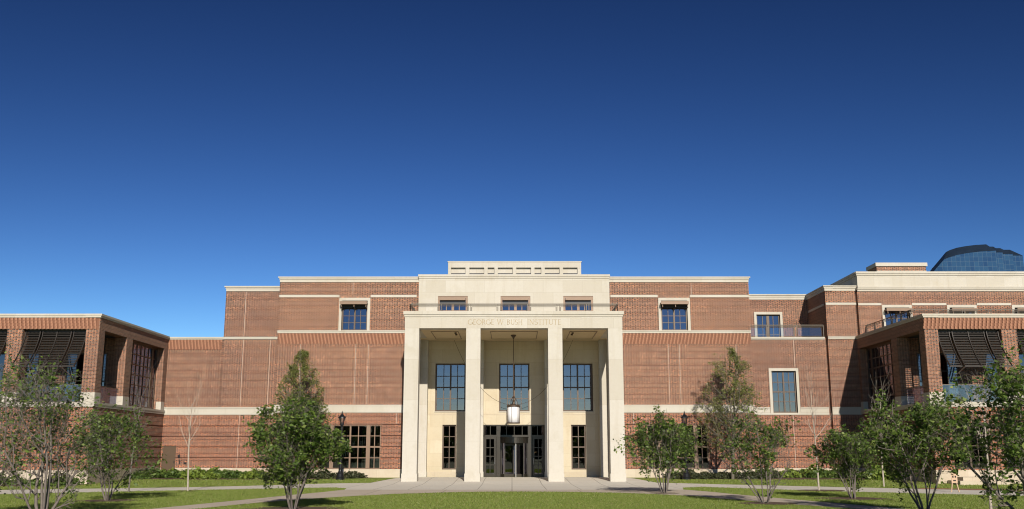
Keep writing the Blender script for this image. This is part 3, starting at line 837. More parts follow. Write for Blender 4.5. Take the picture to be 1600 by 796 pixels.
for k in range(4):
    t = R(7+90*k); dx, dy = math.sin(t), -math.cos(t)
    w = MB()
    def bar_(r0, r1, z0, z1, th=.022, w=w, dx=dx, dy=dy):
        nx, ny = -dy*th, dx*th
        q = [(cx+dx*r0-nx, cy+dy*r0-ny), (cx+dx*r1-nx, cy+dy*r1-ny), (cx+dx*r1+nx, cy+dy*r1+ny), (cx+dx*r0+nx, cy+dy*r0+ny)]
        i = len(w.v)
        for z in (z0, z1):
            for p in q: w.v.append((*p, z))
        for f in ((0, 3, 2, 1), (4, 5, 6, 7), (0, 1, 5, 4), (1, 2, 6, 5), (2, 3, 7, 6), (3, 0, 4, 7)): w.f.append(tuple(i+j for j in f))
    bar_(.02, rad-.03, .14, .34); bar_(.02, rad-.03, 2.12, 2.24); bar_(rad-.10, rad-.03, .34, 2.12); bar_(.02, .08, .34, 2.12)
    o = part(w, 'door_leaf', M['steel'] if k == 0 else M['door_metal'], rd)
    w = MB()
    def gl(w=w, dx=dx, dy=dy): 
        w.quad((cx+dx*.08, cy+dy*.08, .34), (cx+dx*(rad-.1), cy+dy*(rad-.1), .34), (cx+dx*(rad-.1), cy+dy*(rad-.1), 2.12), (cx+dx*.08, cy+dy*.08, 2.12))
    gl(); part(w, 'pane', M['glass_low'], o)
mb = MB()                                            # dark entrance hall behind the doors
mb.box(-2.2, 2.5, 5.0, 5.1, 0, 3.6, Fb); mb.box(-2.3, -2.2, .36, 5.1, 0, 3.6, Fb); mb.box(2.5, 2.6, .36, 5.1, 0, 3.6, Fb); mb.box(-2.2, 2.5, .36, 5, 3.6, 3.7, Fb); mb.box(-2.2, 2.5, .36, 5, -.1, .08, Fb)
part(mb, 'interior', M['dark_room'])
# portico floor
mb = MB(); mb.box(-6.5, 6.7, 56.4, 63.6, -.1, .06); mb.box(-5.3, 5.5, 61.6, 63.65, -.1, .105)
part(mb, 'portico_floor', M['concrete'], port)

# railings
def railing(name, pts, z0, h, panel, parent_label=None, mat='rail', glass=None):
    mb = MB(); gl = MB()
    for (p, q) in zip(pts[:-1], pts[1:]):
        p = Vector((*p, 0)); q = Vector((*q, 0)); L = (q-p).length; n = max(1, round(L/panel)); dr = (q-p).normalized()
        mb.tube([p+Vector((0, 0, z0+h)), q+Vector((0, 0, z0+h))], .032, 6)
        mb.tube([p+Vector((0, 0, z0+h-.09)), q+Vector((0, 0, z0+h-.09))], .018, 5)
        for i in range(n+1):
            c = p+dr*L*i/n
            offs = (0,) if i in (0, n) else (-.07, .07)
            for o_ in offs:
                mb.tube([c+dr*o_+Vector((0, 0, z0-.03)), c+dr*o_+Vector((0, 0, z0+h))], .024, 5)
        for i in range(n):
            a = p+dr*(L*i/n+.13); b = p+dr*(L*(i+1)/n-.13)
            for z in (z0+.06, z0+h-.16): mb.tube([a+Vector((0, 0, z)), b+Vector((0, 0, z))], .015, 4)
            for c in (a, b): mb.tube([c+Vector((0, 0, z0+.06)), c+Vector((0, 0, z0+h-.16))], .015, 4)
            if glass:
                gl.quad(a+Vector((0, 0, z0+.07)), b+Vector((0, 0, z0+.07)), b+Vector((0, 0, z0+h-.17)), a+Vector((0, 0, z0+h-.17)))
    o = part(mb, name, M[mat])
    if glass: part(gl, 'glass_panel', M['glass_rail'], o)
    return o
railing('railing', [(-5.98, 61.6), (-5.98, 57.15), (6.20, 57.15), (6.20, 61.6)], 9.76, .50, 1.72)
railing('railing', [(15.3, 65.58), (20.95, 65.58)], 9.29, .80, 1.9, glass=True)
railing('railing', [(23.65, 65.0), (23.65, 57.6), (33, 57.6)], 9.2, .78, 1.5)

# ---- carved inscription
def letters(text, x0, width, z, h, y):
    S = {}   # strokes: list of (kind, ...), in a unit box; w = advance
    S['I'] = (.36, [('v', .18, 0, 1, 1)], [(.18, 0), (.18, 1)])
    S['E'] = (.62, [('v', .16, 0, 1, 1), ('h', .16, .56, .02), ('h', .16, .50, .52), ('h', .16, .54, .98)], [(.16, 0), (.16, 1)])
    S['T'] = (.72, [('v', .36, 0, 1, 1), ('h', .04, .68, .98)], [(.36, 0)])
    S['H'] = (.84, [('v', .16, 0, 1, 1), ('v', .68, 0, 1, 1), ('h', .16, .68, .52)], [(.16, 0), (.16, 1), (.68, 0), (.68, 1)])
    S['N'] = (.88, [('v', .16, 0, 1, .5), ('v', .70, 0, 1, .5), ('l', .16, 1, .70, 0, 1)], [(.16, 0), (.16, 1), (.70, 1)])
    S['W'] = (1.14, [('l', .06, 1, .32, 0, 1), ('l', .32, 0, .56, 1, .5), ('l', .56, 1, .82, 0, 1), ('l', .82, 0, 1.06, 1, .5)], [(.06, 1), (.56, 1), (1.06, 1)])
    S['U'] = (.82, [('v', .16, .28, 1, 1), ('v', .66, .28, 1, .5), ('arc', .41, .28, .25, .28, 180, 360)], [(.16, 1), (.66, 1)])
    S['O'] = (.96, [('arc', .48, .5, .42, .5, 0, 360)], [])
    S['G'] = (.92, [('arc', .48, .5, .42, .5, 45, 350), ('v', .80, .08, .42, 1)], [(.80, .42)])
    S['R'] = (.74, [('v', .16, 0, 1, 1), ('arc', .16, .75, .40, .235, -90, 90), ('l', .36, .5, .72, 0, 1)], [(.16, 0), (.16, 1)])
    S['B'] = (.70, [('v', .16, 0, 1, 1), ('arc', .16, .765, .36, .225, -90, 90), ('arc', .16, .27, .42, .26, -90, 90)], [(.16, 0), (.16, 1)])
    S['S'] = (.60, [('arc', .31, .74, .22, .25, 30, 270), ('arc', .31, .26, .25, .25, -150, 90)], [])
    S['.'] = (.30, [('h', .08, .18, .05)], [])
    S[' '] = (.62, [], [])
    adv = sum(S[c][0] for c in text); k = width/(adv*h)      # horizontal fit
    mb = MB(); x = x0; T = .085*h
    def seg(xa, za, xb, zb, w):
        dx, dz = xb-xa, zb-za; L = math.hypot(dx, dz) or 1
        nx, nz = -dz/L*w/2, dx/L*w/2
        i = len(mb.v)
        for yy in (y-.006, y+.004):
            for (px, pz) in ((xa-nx, za-nz), (xb-nx, zb-nz), (xb+nx, zb+nz), (xa+nx, za+nz)): mb.v.append((px, yy, pz))
        for f in ((0, 3, 2, 1), (4, 5, 6, 7), (0, 1, 5, 4), (1, 2, 6, 5), (2, 3, 7, 6), (3, 0, 4, 7)): mb.f.append(tuple(i+j for j in f))
    X = lambda u: x+u*h*k
    Zz = lambda v: z+v*h
    for c in text:
        w, st, ser = S[c]
        for s in st:
            if s[0] == 'v': seg(X(s[1]), Zz(s[2]), X(s[1]), Zz(s[3]), T*(1.15 if s[4] == 1 else .75))
            elif s[0] == 'h': seg(X(s[1]), Zz(s[3]), X(s[2]), Zz(s[3]), T*.75)
            elif s[0] == 'l': seg(X(s[1]), Zz(s[2]), X(s[3]), Zz(s[4]), T*(1.1 if s[5] == 1 else .7))
            else:
                _, ax, az, rx, rz, t0, t1 = s; n = 14
                for i in range(n):
                    a = R(t0+(t1-t0)*i/n); b = R(t0+(t1-t0)*(i+1)/n)
                    seg(X(ax+rx*math.cos(a)), Zz(az+rz*math.sin(a)), X(ax+rx*math.cos(b)), Zz(az+rz*math.sin(b)), T*(.75+.45*abs(math.cos((a+b)/2))))
        for (u, v) in ser: seg(X(u-.10), Zz(v), X(u+.10), Zz(v), T*.55)
        x += w*h*k
    return mb
for word, wx0, wx1 in (('GEORGE', -2.57, -1.03), ('W.', -.87, -.40), ('BUSH', -.31, .62), ('INSTITUTE', .87, 2.87)):
    part(letters(word, wx0, wx1-wx0, 8.98, .285, 56.6), 'inscription', M['letter'], port, 'tan serif capitals %s carved in the portico beam' % word)

# ---- wings
def wing(s):
    X = 23.05*s+(.0 if s > 0 else 0)
    Fw = FRONT(54.5)
    def sx(a, b): return (a, b) if s > 0 else (-b, -a)
    Sd = RIGHTW(X) if s > 0 else LEFTW(X)
    op = [sx(23.80, 27.35), sx(28.2, 31.8), sx(32.6, 36.2)]
    zb, zt = 4.43, 8.45
    a0, a1 = sx(23.05, 38)
    low = [sx(24.1, 26.1)+(.8, 3.3), sx(26.9, 29.3)+(.8, 3.3)] if s > 0 else []
    up = [o+(zb, zt) for o in op]
    wall('wall', a0, a1, .1, 9.1, Fw, up+low, grooves=True, thick=.75)
    for q in low:
        window(*q, Fw, 4, 4, d=.2, thick=[2], glass='glass_low', mat='bronze'); room(*q, 4, Fw, .76)
    sideh = [(55.25, 58.5, zb, zt), (59.4, 64.9, zb, zt)]
    wall('wall', 55.25, 65.6, .1, 9.1, Sd, sideh, grooves=True, thick=.7)
    # parapet cap and belt
    for (b0, b1, mp, dd) in ((a0, a1, Fw, 0), (54.4, 65.5, Sd, .001)):
        mb = MB(); mb.box(b0, b1, -.05, .8, 9.1+dd, 9.20, mp); mb.box(b0-.02, b1+.02, -.10, .8, 9.20, 9.31-dd, mp); part(mb, 'cornice', M['stone_trim'])
        mb = MB(); mb.box(b0, b1, -.06, .1, 4.16+dd, 4.30, mp); mb.box(b0-.02, b1+.02, -.09, .1, 4.30, 4.42-dd, mp); part(mb, 'belt_course', M['stone_trim'])
        plinth(b0, b1, mp, .75-dd)
    # pier bases of pale stone
    edges = sorted([a0] + [v for o in op for v in o] + [a1])
    for i in range(0, len(edges), 2):
        mb = MB(); mb.box(edges[i]-.02, edges[i+1]+.02, -.025, .77, 4.43, 4.95, Fw); part(mb, 'pier_base', M['stone_trim'])
    mb = MB(); mb.box(58.48, 59.42, -.025, .72, 4.43, 4.95, Sd); part(mb, 'pier_base', M['stone_trim']); mb = MB(); mb.box(64.88, 65.5, -.025, .3, 4.43, 4.95, Sd); part(mb, 'pier_base', M['stone_trim']); mb = MB()
    mb.box(54.53, 55.27, -.026, .3, 4.431, 4.949, Sd)
    part(mb, 'pier_base', M['stone_trim'])
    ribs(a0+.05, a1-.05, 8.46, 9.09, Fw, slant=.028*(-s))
    # loggia slabs, back wall with glazing
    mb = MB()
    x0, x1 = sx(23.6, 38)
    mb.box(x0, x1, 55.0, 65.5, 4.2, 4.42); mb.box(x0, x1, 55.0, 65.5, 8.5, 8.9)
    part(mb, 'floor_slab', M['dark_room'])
    Bk = FRONT(59.3)
    hb_ = [sx(24.5, 27.0)+(4.43, 7.6), sx(28.6, 31.4)+(4.43, 7.6)]
    wall('loggia_wall', x0, x1, 4.42, 8.5, Bk, hb_, mat='brick', thick=.3)
    for q in hb_:
        window(*q, Bk, 4, 3, d=.08, thick=[2], mat='bronze', glass='glass_low'); room(*q, 2.5, Bk, .31)
    # side window B
    window(59.4, 64.9, zb, zt, Sd, 8, 6, d=.45, thick=[1, 7], thickrow=[], mat='bronze', bar=.07, fw=.12, tw=.28, glass='glass_low' )
    # shutter slats hanging inside the open corner bay
    mb = MB()
    for i in range(26):
        z = 5.9+i*.09
        mb.box(56.6, 58.2, 1.2, 1.24, z, z+.03, Sd)
    mb.box(56.55, 56.6, 1.18, 1.26, 4.5, 8.4, Sd); mb.box(58.2, 58.25, 1.18, 1.26, 4.5, 8.4, Sd)
    part(mb, 'louver_shutter', M['shade'])
    # curved louvered awnings in the front openings
    for (o0, o1) in op:
        if s < 0 and o1 < -31: continue
        if s > 0 and o0 > 31: continue
        W = o1-o0
        cols = [(o0+.06, o0+W*.255, False), (o0+W*.285, o0+W*.745, True), (o0+W*.775, o1-.06, False)]
        if s > 0: cols = [(o0+.06, o0+W*.21, False), (o0+W*.245, o0+W*.76, True), (o0+W*.79, o1-.06, False)]
        def curve(t):            # quarter-like sweep: from the head out and down
            return (.30 - 1.25*t**1.6, 8.36-2.05*t)
        for (c0, c1, mid) in cols:
            mb = MB(); N = 12
            xs_ = [c0, c1-.045] + ([(c0+c1)/2-.02] if mid else [])
            for xr in xs_:
                for i in range(N):
                    t0, t1 = i/N, (i+1)/N
                    (d0, z0), (d1, z1) = curve(t0), curve(t1)
                    i0 = len(mb.v)
                    for (dd, zz) in ((d0, z0), (d1, z1), (d1-.07, z1+.03), (d0-.07, z0+.03)):
                        mb.v.append((xr, 54.5+dd, zz))
                    for (dd, zz) in ((d0, z0), (d1, z1), (d1-.07, z1+.03), (d0-.07, z0+.03)):
                        mb.v.append((xr+.045, 54.5+dd, zz))
                    for f in ((0, 1, 2, 3), (7, 6, 5, 4), (0, 4, 5, 1), (1, 5, 6, 2), (2, 6, 7, 3), (3, 7, 4, 0)): mb.f.append(tuple(i0+j for j in f))
            for i in range(21):
                d_, z_ = curve((i+.5)/21)
                mb.box(c0, c1, d_-.012, d_+.05, z_-.014, z_+.014, Fw)
            d_, z_ = curve(1.0); mb.box(c0, c1, d_-.05, d_+.05, z_-.04, z_+.02, Fw)
            o = part(mb, 'louvered_awning', M['shade'])
        # steel bracket struts
        mb = MB(); d_, z_ = curve(1.0)
        for xr in (o0+W*.27, o0+W*.76):
            mb.tube([(xr, 54.5+d_, z_), (xr, 54.9, 5.9), (xr, 55.1, 5.6)], .03, 6)
        part(mb, 'awning_bracket', M['steel'])
        mb = MB(); mb.box(o0, o1, .3, .38, 8.3, 8.44, Fw); part(mb, 'awning_rail', M['shade'])
        # glass balustrade
        mb = MB(); mb.box(o0+.05, o1-.05, .35, .36, 4.44, 5.36, Fw); g = part(mb, 'glass_balustrade', M['glass_rail'])
        mb = MB(); mb.box(o0, o1, .33, .38, 5.36, 5.41, Fw); part(mb, 'top_rail', M['rail'], g)
    mb = MB(); mb.box(55.3, 58.45, .35, .36, 4.44, 5.36, Sd); g = part(mb, 'glass_balustrade', M['glass_rail'])
    mb = MB(); mb.box(55.25, 58.5, .33, .38, 5.36, 5.41, Sd); part(mb, 'top_rail', M['rail'], g)
    mb = MB(); x0, x1 = sx(23.3, 38); mb.box(x0, x1, 54.9, 65.6, 8.95, 9.05); part(mb, 'roof', M['roof'])
    # end wall closes the wing
    wall('wall', 54.5, 66, .1, 9.1, RIGHTW(37.5*s), thick=.3)
wing(-1); wing(1)
mb = MB(); mb.box(23.6, 26.2, 52.9, 54.4, 0, .22); mb.box(23.9, 26.0, 53.2, 54.41, .22, .40); part(mb, 'entrance_step', M['stone_base'])

# ------------------------------------------------------------------ glass tower
def tower():
    o = (150, 300, 0)
    T = empty('glass_tower', o, 'distant blue glass office tower with a stepped dark sloping top behind the right roof', 'tower')
    body = MB(); crown = MB()
    # curved shoulder on the left: wall-top points and the crown edge set back behind them
    Wp = [(131.9, 301, 57.2), (134.9, 300, 60.7), (136.4, 300, 61.3), (139.0, 300, 62.1), (142.1, 300, 62.7), (146.1, 300, 63.2), (151.4, 300, 63.5)]
    Cp = [(131.6, 304, 57.4), (137.5, 304, 63.9), (138.8, 304, 64.55), (141.1, 304, 65.3), (143.8, 304, 65.8), (147.0, 304, 66.2), (150.5, 304, 66.4)]
    for k in range(len(Wp)-1):
        (x0, y0, w0), (x1, y1, w1) = Wp[k], Wp[k+1]; (a0, b0, c0), (a1, b1, c1) = Cp[k], Cp[k+1]
        body.quad((x0, y0, 0), (x1, y1, 0), (x1, y1, w1), (x0, y0, w0))
        crown.quad((x0, y0, w0), (x1, y1, w1), (a1, b1, c1), (a0, b0, c0))
        crown.quad((a0, b0, c0), (a1, b1, c1), (a1*1.14, 345, c1), (a0*1.14, 345, c0))
    body.quad((95, 301, 0), (131.9, 301, 0), (131.9, 301, 57.2)); body.quad((95, 301, 0), (131.9, 301, 57.2), (131.6, 304, 57.4), (95, 304, 0)); body.quad((95, 304, 0), (131.6, 304, 57.4), (150.2, 345, 57.4), (112, 345, 0))
    body.quad((151.4, 300, 0), (151.4, 345, 0), (151.4, 345, 63.5), (151.4, 300, 63.5))
    crown.quad((151.4, 300, 63.5), (151.4, 345, 63.5), (150.5, 345, 66.4), (150.5, 304, 66.4))
    for x0, x1, y, xc0, xc1 in [(151.3, 154.7, 302.5, 150.4, 153.9), (154.6, 159.1, 305, 153.8, 157.4), (159.0, 163.6, 307.5, 157.3, 161.7)]:
        w, c = 63.45, 66.2
        body.box(x0, x1, y, 345, 0, w)
        crown.quad((x0, y, w+.02), (x1, y, w+.02), (xc1, y+4, c), (xc0, y+4, c))
        crown.quad((xc0, y+4, c), (xc1, y+4, c), (xc1, 345, c), (xc0, 345, c))
        crown.quad((x1, y, w+.02), (x1, 345, w+.02), (xc1, 345, c), (xc1, y+4, c))
        crown.quad((x0, y, w+.02), (xc0, y+4, c), (xc0, 345, c), (x0, 345, w+.02))
    body.build('curtain_wall', M['tower'], T, o); crown.build('crown', M['tower_top'], T, o)
tower()

# ------------------------------------------------------------------ lantern hanging in the portico
def lantern():
    o = (0.09, 60.0, 3.4)
    L = empty('hanging_lantern', o, 'large white cylindrical glass lantern hanging on a long rod in the middle portico bay', 'lantern')
    x, y = o[0], o[1]
    mb = MB(); mb.lathe([(.36, 3.46-3.4), (.36, 4.40-3.4)], o, 24); mb.build('lamp_glass', M['glass_lamp'], L, o, True)
    mb = MB()
    mb.lathe([(.40, 0), (.40, .06)], o, 24); mb.lathe([(.41, 1.0), (.41, 1.07), (.33, 1.12), (.06, 1.16), (.05, 1.3), (.09, 1.36), (.03, 1.42)], o, 24)
    for i in range(6):
        a = i*math.pi/3+.26; mb.tube([(x+.385*math.cos(a), y+.385*math.sin(a), 3.44), (x+.385*math.cos(a), y+.385*math.sin(a), 4.42)], .016, 5)
    for i in range(4):
        a = i*math.pi/2+.6; mb.tube([(x+.33*math.cos(a), y+.33*math.sin(a), 4.5), (x+.26*math.cos(a), y+.26*math.sin(a), 4.75), (x, y, 5.1)], .014, 5)
    mb.build('lamp_frame', M['bronze'], L, o)
    mb = MB(); mb.tube([(x, y, 4.7), (x, y, 8.76)], .019, 8); mb.lathe([(.03, 0), (.05, .08), (.11, .16), (.17, .22), (.17, .26)], (x, y, 8.50), 14)
    mb.lathe([(.03, 0), (.07, .05), (.03, .1)], (x, y, 4.92), 10)
    mb.build('rod', M['bronze'], L, o)
    for s, xe in ((-1, -3.55), (1, 3.73)):
        mb = MB(); pts = []
        for i in range(15):
            t = i/14; px = x+(xe-x)*t; z = 4.50 + .25*t + 3.7*t**2.3
            pts.append((px, y, min(z, 8.75)))
        mb.tube(pts, .010, 4); mb.build('stay_cable', M['bronze'], L, o)
lantern()

# ------------------------------------------------------------------ lamp posts
def lamp_post():
    e = empty('lamp_post', (0, 0, 0))
    mb = MB()
    mb.lathe([(.26, 0), (.26, .08), (.23, .12), (.24, .18), (.20, .26), (.20, .34), (.15, .42), (.11, .50), (.10, .58), (.125, .62), (.10, .66)], (0, 0, 0), 20)
    mb.build('base', M['iron'], e, smooth=False)
    mb = MB(); mb.lathe([(.085, .64), (.075, 1.2), (.066, 2.9), (.06, 3.02), (.10, 3.05), (.07, 3.10), (.12, 3.14), (.12, 3.18)], (0, 0, 0), 12)
    mb.build('pole', M['iron'], e)
    mb = MB()
    for i in range(6):
        a = i*math.pi/3
        mb.tube([(.11*math.cos(a), .11*math.sin(a), 3.17), (.175*math.cos(a), .175*math.sin(a), 3.55)], .011, 4)
    mb.lathe([(.185, 3.54), (.19, 3.56)], (0, 0, 0), 12); mb.lathe([(.04, 3.18), (.03, 3.3)], (0, 0, 0), 8)
    h = mb.build('lamp_head', M['iron'], e)
    g = MB(); g.lathe([(.10, 3.18), (.165, 3.54)], (0, 0, 0), 12); g.build('lamp_glass', M['glass_clear'], h)
    mb = MB(); mb.lathe([(.24, 3.56), (.23, 3.60), (.15, 3.67), (.09, 3.74), (.05, 3.77), (.03, 3.82), (.04, 3.86), (.012, 3.96)], (0, 0, 0), 14)
    mb.build('cap', M['iron'], e)
    return e
def copy_tree(o, parent=None):
    c = o.copy(); scene.collection.objects.link(c); c.parent = parent
    for ch in o.children: copy_tree(ch, c)
    return c
lp = lamp_post(); lp.location = (-10.0, 58.4, gz(58.4)); tag(lp, 'black iron lamp post standing before the left ground-floor window', 'lamp post', 'lamp posts flanking the portico')
bpy.context.view_layer.update()
l2 = copy_tree(lp); l2.location = (10.15, 58.4, gz(58.4)); tag(l2, 'black iron lamp post partly behind the wide leafy tree right of the portico', 'lamp post', 'lamp posts flanking the portico')

# ------------------------------------------------------------------ small stand on the right
e = empty('sign_stand', (19.2, 43.6, 0), 'small pale wooden two-legged sign stand at the walkway edge on the right', 'sign')
mb = MB()
for dx in (-.13, .13): mb.tube([(19.2+dx*1.3, 43.6, 0), (19.2+dx*.7, 43.62, .42)], .025, 5); 
for dx in (-.10, .10): mb.tube([(19.2+dx, 43.62, .40), (19.2+dx*.8, 43.64, .86)], .02, 5)
M['wood'] = plain('pale_wood', (.52, .36, .24), .7)
mb.build('leg', M['wood'], e, (19.2, 43.6, 0))
mb = MB(); mb.box(19.07, 19.33, 43.585, 43.605, .40, .80); mb.build('board', M['wood'], e, (19.2, 43.6, 0))
mb = MB()
mb.box(19.11, 19.17, 43.578, 43.584, .62, .70); mb.box(19.22, 19.28, 43.578, 43.584, .62, .70); mb.box(19.14, 19.26, 43.578, 43.584, .47, .52)
mb.build('dark_marks', M['iron'], e, (19.2, 43.6, 0))

# ------------------------------------------------------------------ trees
def leaf_quads(pts, size, rnd, jitter):
    """pts Nx3 -> quads: pointed leaves, random facing"""
    n = len(pts)
    c = pts + rnd.normal(0, jitter, (n, 3))
    a = rnd.normal(0, 1, (n, 3)); a[:, 2] *= .6; a /= np.linalg.norm(a, axis=1)[:, None]
    b = rnd.normal(0, 1, (n, 3)); b -= (b*a).sum(1)[:, None]*a; b /= np.linalg.norm(b, axis=1)[:, None]
    s = size*np.clip(rnd.lognormal(0, .38, n), .4, 2.1)[:, None]
    nrm = np.cross(a, b)
    v = np.empty((n, 4, 3))
    v[:, 0] = c - a*s*.55; v[:, 1] = c + b*s*.36 + nrm*s*.10; v[:, 2] = c + a*s*.62; v[:, 3] = c - b*s*.36 + nrm*s*.10
    return v.reshape(-1, 3)

def grow(rd, B_, L_, p, d, length, r, lvl, P, env):
    n = P['seg'][lvl]; pts = [p.copy()]; rad = [r]; q = p.copy(); d = d.normalized()
    for i in range(n):
        w = P['wig'][lvl]
        d = (d + Vector((rd.uniform(-w, w), rd.uniform(-w, w), rd.uniform(-w, w))) + Vector((0, 0, P['up'][lvl]))).normalized()
        q = q + d*length/n
        if (lvl > 0 or (q.z > P.get('stem', 1.6))) and not env(q, 1.06): break
        pts.append(q.copy()); rad.append(r*(1-(1-P['tip'][lvl])*(i+1)/n))
    if len(pts) < 2: return
    B_.append((pts, rad, lvl))
    if lvl >= P['leaf_from']:
        for i, pt in enumerate(pts[1:]):
            for k in range(P['leaves']):
                t = rd.random(); a = pts[i]; L_.append(tuple(a.lerp(pt, t)))
    if lvl+1 < len(P['seg']):
        kids = P['kids'][lvl]
        for k in range(kids):
            t = P['start'][lvl] + (1-P['start'][lvl])*(k+rd.random())/kids
            f = t*(len(pts)-1); i = min(int(f), len(pts)-2)
            pos = pts[i].lerp(pts[i+1], f-i)
            dd = (pts[i+1]-pts[i]).normalized()
            az = rd.uniform(0, 2*math.pi) if lvl else k*2.4+rd.uniform(-.5, .5)
            side = dd.cross(Vector((math.cos(az), math.sin(az), .3))).normalized()
            ang = R(rd.uniform(*P['ang'][lvl]))
            nd = dd*math.cos(ang)+side*math.sin(ang)
            ln = length*rd.uniform(*P['ratio'][lvl])*(1-P.get('conic', 0)*t)
            grow(rd, B_, L_, pos, nd, ln, rad[i]*rd.uniform(.42, .62), lvl+1, P, env)

def make_tree(name, loc, H, W, seed, kind, label, lean=(0, 0), leaf_mat_='leaf', bark='bark', leaf=.085, dens=1.0, zc=.60, bare=None, cat='tree', group=None, stems=None):
    rd = random.Random(seed); rn = np.random.default_rng(seed)
    B_, L_ = [], []
    cz = H*zc; rz = H-cz
    def env(q, k):
        x, y = (q.x-lean[0])/(W/2), (q.y-lean[1])/(W/2)
        az = math.atan2(y, x)
        lob = 1+.17*math.sin(3*az+seed*1.7+q.z*2.1)+.13*math.sin(5*az-seed+q.z*3.7)+.10*math.sin(q.z*6.3+2*az+seed)
        if q.z > cz:
            z = (q.z-cz)/(rz*(1+.16*math.sin(4.0*x+seed)+.12*math.sin(5*y+seed*.7)))
            return x*x+y*y+z*z < (k*lob)**2
        lim = .22+.78*(max(0, q.z)/cz)**.8
        return math.hypot(x, y) < lim*k*lob
    def env_cone(q, k):
        t = (q.z-H*.14)/(H*.86)
        if t < -.03 or t > 1.0: return False
        az = math.atan2(q.y, q.x); rr = W/2*(max(0, 1-t)**.62)*(1.0 if t > .15 else .5+3.3*t)*k*(1+.2*math.sin(3*az+q.z*1.9+seed)+.14*math.sin(5*az+q.z*4.1))+.05
        return math.hypot(q.x, q.y) < rr
    if kind == 'multi':
        P = dict(seg=(8, 7, 5, 4), wig=(.16, .24, .30, .3), up=(.04, .05, .04, .02), tip=(.30, .35, .35, .3), kids=(8, 6, 5), start=(.22, .15, .12), ang=((28, 65), (28, 65), (30, 70)), ratio=((.40, .66), (.42, .7), (.4, .75)), leaf_from=2, leaves=2)
        ns = stems or 6
        for i in range(ns):
            az = i*2*math.pi/ns+rd.uniform(-.5, .5); tilt = R(rd.uniform(12, 38)) if i else R(6)
            d = Vector((math.sin(tilt)*math.cos(az), math.sin(tilt)*math.sin(az), math.cos(tilt)))
            grow(rd, B_, L_, Vector((.07*math.cos(az), .07*math.sin(az), -.05)), d, H*rd.uniform(.78, .98)/max(.75, math.cos(tilt)), .029*(H/3)**.8*rd.uniform(.7, 1.25), 0, P, env)
    elif kind == 'cone':
        P = dict(seg=(14, 7, 5, 3), wig=(.03, .13, .25, .3), up=(.03, .06, .03, .02), tip=(.12, .3, .35, .4), kids=(50, 8, 4), start=(.15, .15, .15), ang=((42, 72), (25, 60), (30, 70)), ratio=((.36, .52), (.34, .58), (.4, .75)), leaf_from=2, leaves=2, conic=.5, stem=99)
        grow(rd, B_, L_, Vector((0, 0, -.05)), Vector((0, 0, 1)), H, .10, 0, P, env_cone)
    else:  # sapling, bare
        P = dict(seg=(9, 5, 4), wig=(.04, .13, .2), up=(.05, .16, .1), tip=(.25, .3, .4), kids=(11, 4), start=(.42, .25), ang=((25, 50), (20, 45)), ratio=((.26, .42), (.35, .6)), leaf_from=9, leaves=0, stem=99)
        grow(rd, B_, L_, Vector((0, 0, -.05)), Vector((0, 0, 1)), H, .045, 0, P, lambda q, k: True)
    T = empty(name, loc, label, cat, group)
    mb = MB()
    for pts, rad, lvl in B_:
        mb.tube(pts, [max(r, .0022) for r in rad], 7 if lvl == 0 else (5 if lvl == 1 else 3), cap=False)
    mb.build('trunk', M[bark], T, smooth=True, recalc=False)
    if L_:
        pts = np.array(L_)
        # clumpiness: drop leaves by a coarse random field so that gaps open
        cell = np.floor(pts/ (W*.095)).astype(int)
        hsh = (np.abs(np.sin(cell[:, 0]*12.9898+cell[:, 1]*78.233+cell[:, 2]*37.719+seed)*43758.5453) % 1)
        if bare is not None:
            pts_keep = ~bare(pts)
        else: pts_keep = np.ones(len(pts), bool)
        want = dens*np.where(hsh < .42, .12, np.where(hsh > .8, 1.5, 1.0))
        rep = np.floor(want + rn.random(len(pts))).astype(int)*pts_keep
        pts = np.repeat(pts, rep, axis=0)
        if len(pts):
            me = tri_mesh('crown', leaf_quads(pts, leaf, rn, leaf*.75), 4, M[leaf_mat_])
            o = bpy.data.objects.new('crown', me); scene.collection.objects.link(o); o.parent = T
        pass
    COUNTS.append((seed, len(B_), len(L_)))
    return T
COUNTS = []

GRP = 'small multi-stemmed leafy trees on the lawn'
make_tree('redbud_tree', (-11.9, 25.6, 0), 4.0, 3.0, 11, 'multi', 'large sparse grey-branched tree in the left foreground', dens=.55, leaf=.064, zc=.58, stems=6, group=GRP)
make_tree('redbud_tree', (-13.7, 26.4, 0), 3.9, 2.8, 12, 'multi', 'grey-branched tree cut by the left edge of the picture', dens=.6, leaf=.064, zc=.58, group=GRP)
make_tree('redbud_tree', (-14.4, 35.9, 0), 2.95, 3.3, 13, 'multi', 'wide low leafy tree in front of the shaded left wing corner', dens=.95, leaf=.074, lean=(.2, 0), group=GRP)
make_tree('redbud_tree', (-6.62, 30.5, 0), 3.05, 3.0, 14, 'multi', 'dense bright green multi-stemmed tree on the lawn left of the portico', dens=1.7, leaf=.070, stems=7, group=GRP)
make_tree('redbud_tree', (6.42, 42.4, 0), 3.0, 3.4, 15, 'multi', 'wide leafy tree at the path just right of the portico, before the lamp post', dens=.95, leaf=.080, zc=.66, group=GRP)
make_tree('redbud_tree', (8.56, 34.1, 0), 2.95, 2.5, 16, 'multi', 'thin leafy tree with bare grey twigs on its right side', dens=.75, leaf=.070, bare=lambda p: (p[:, 0] > .25) & (p[:, 2] < 1.9), group=GRP)
make_tree('redbud_tree', (12.66, 37.4, 0), 2.5, 2.7, 17, 'multi', 'shortest leafy tree, half in front of the shadow on the right brick wall', dens=.95, leaf=.074, group=GRP)
make_tree('redbud_tree', (11.65, 28.5, 0), 3.05, 2.7, 18, 'multi', 'dense dark green tree in front of the right wing corner', dens=1.25, leaf=.074, stems=6, group=GRP)
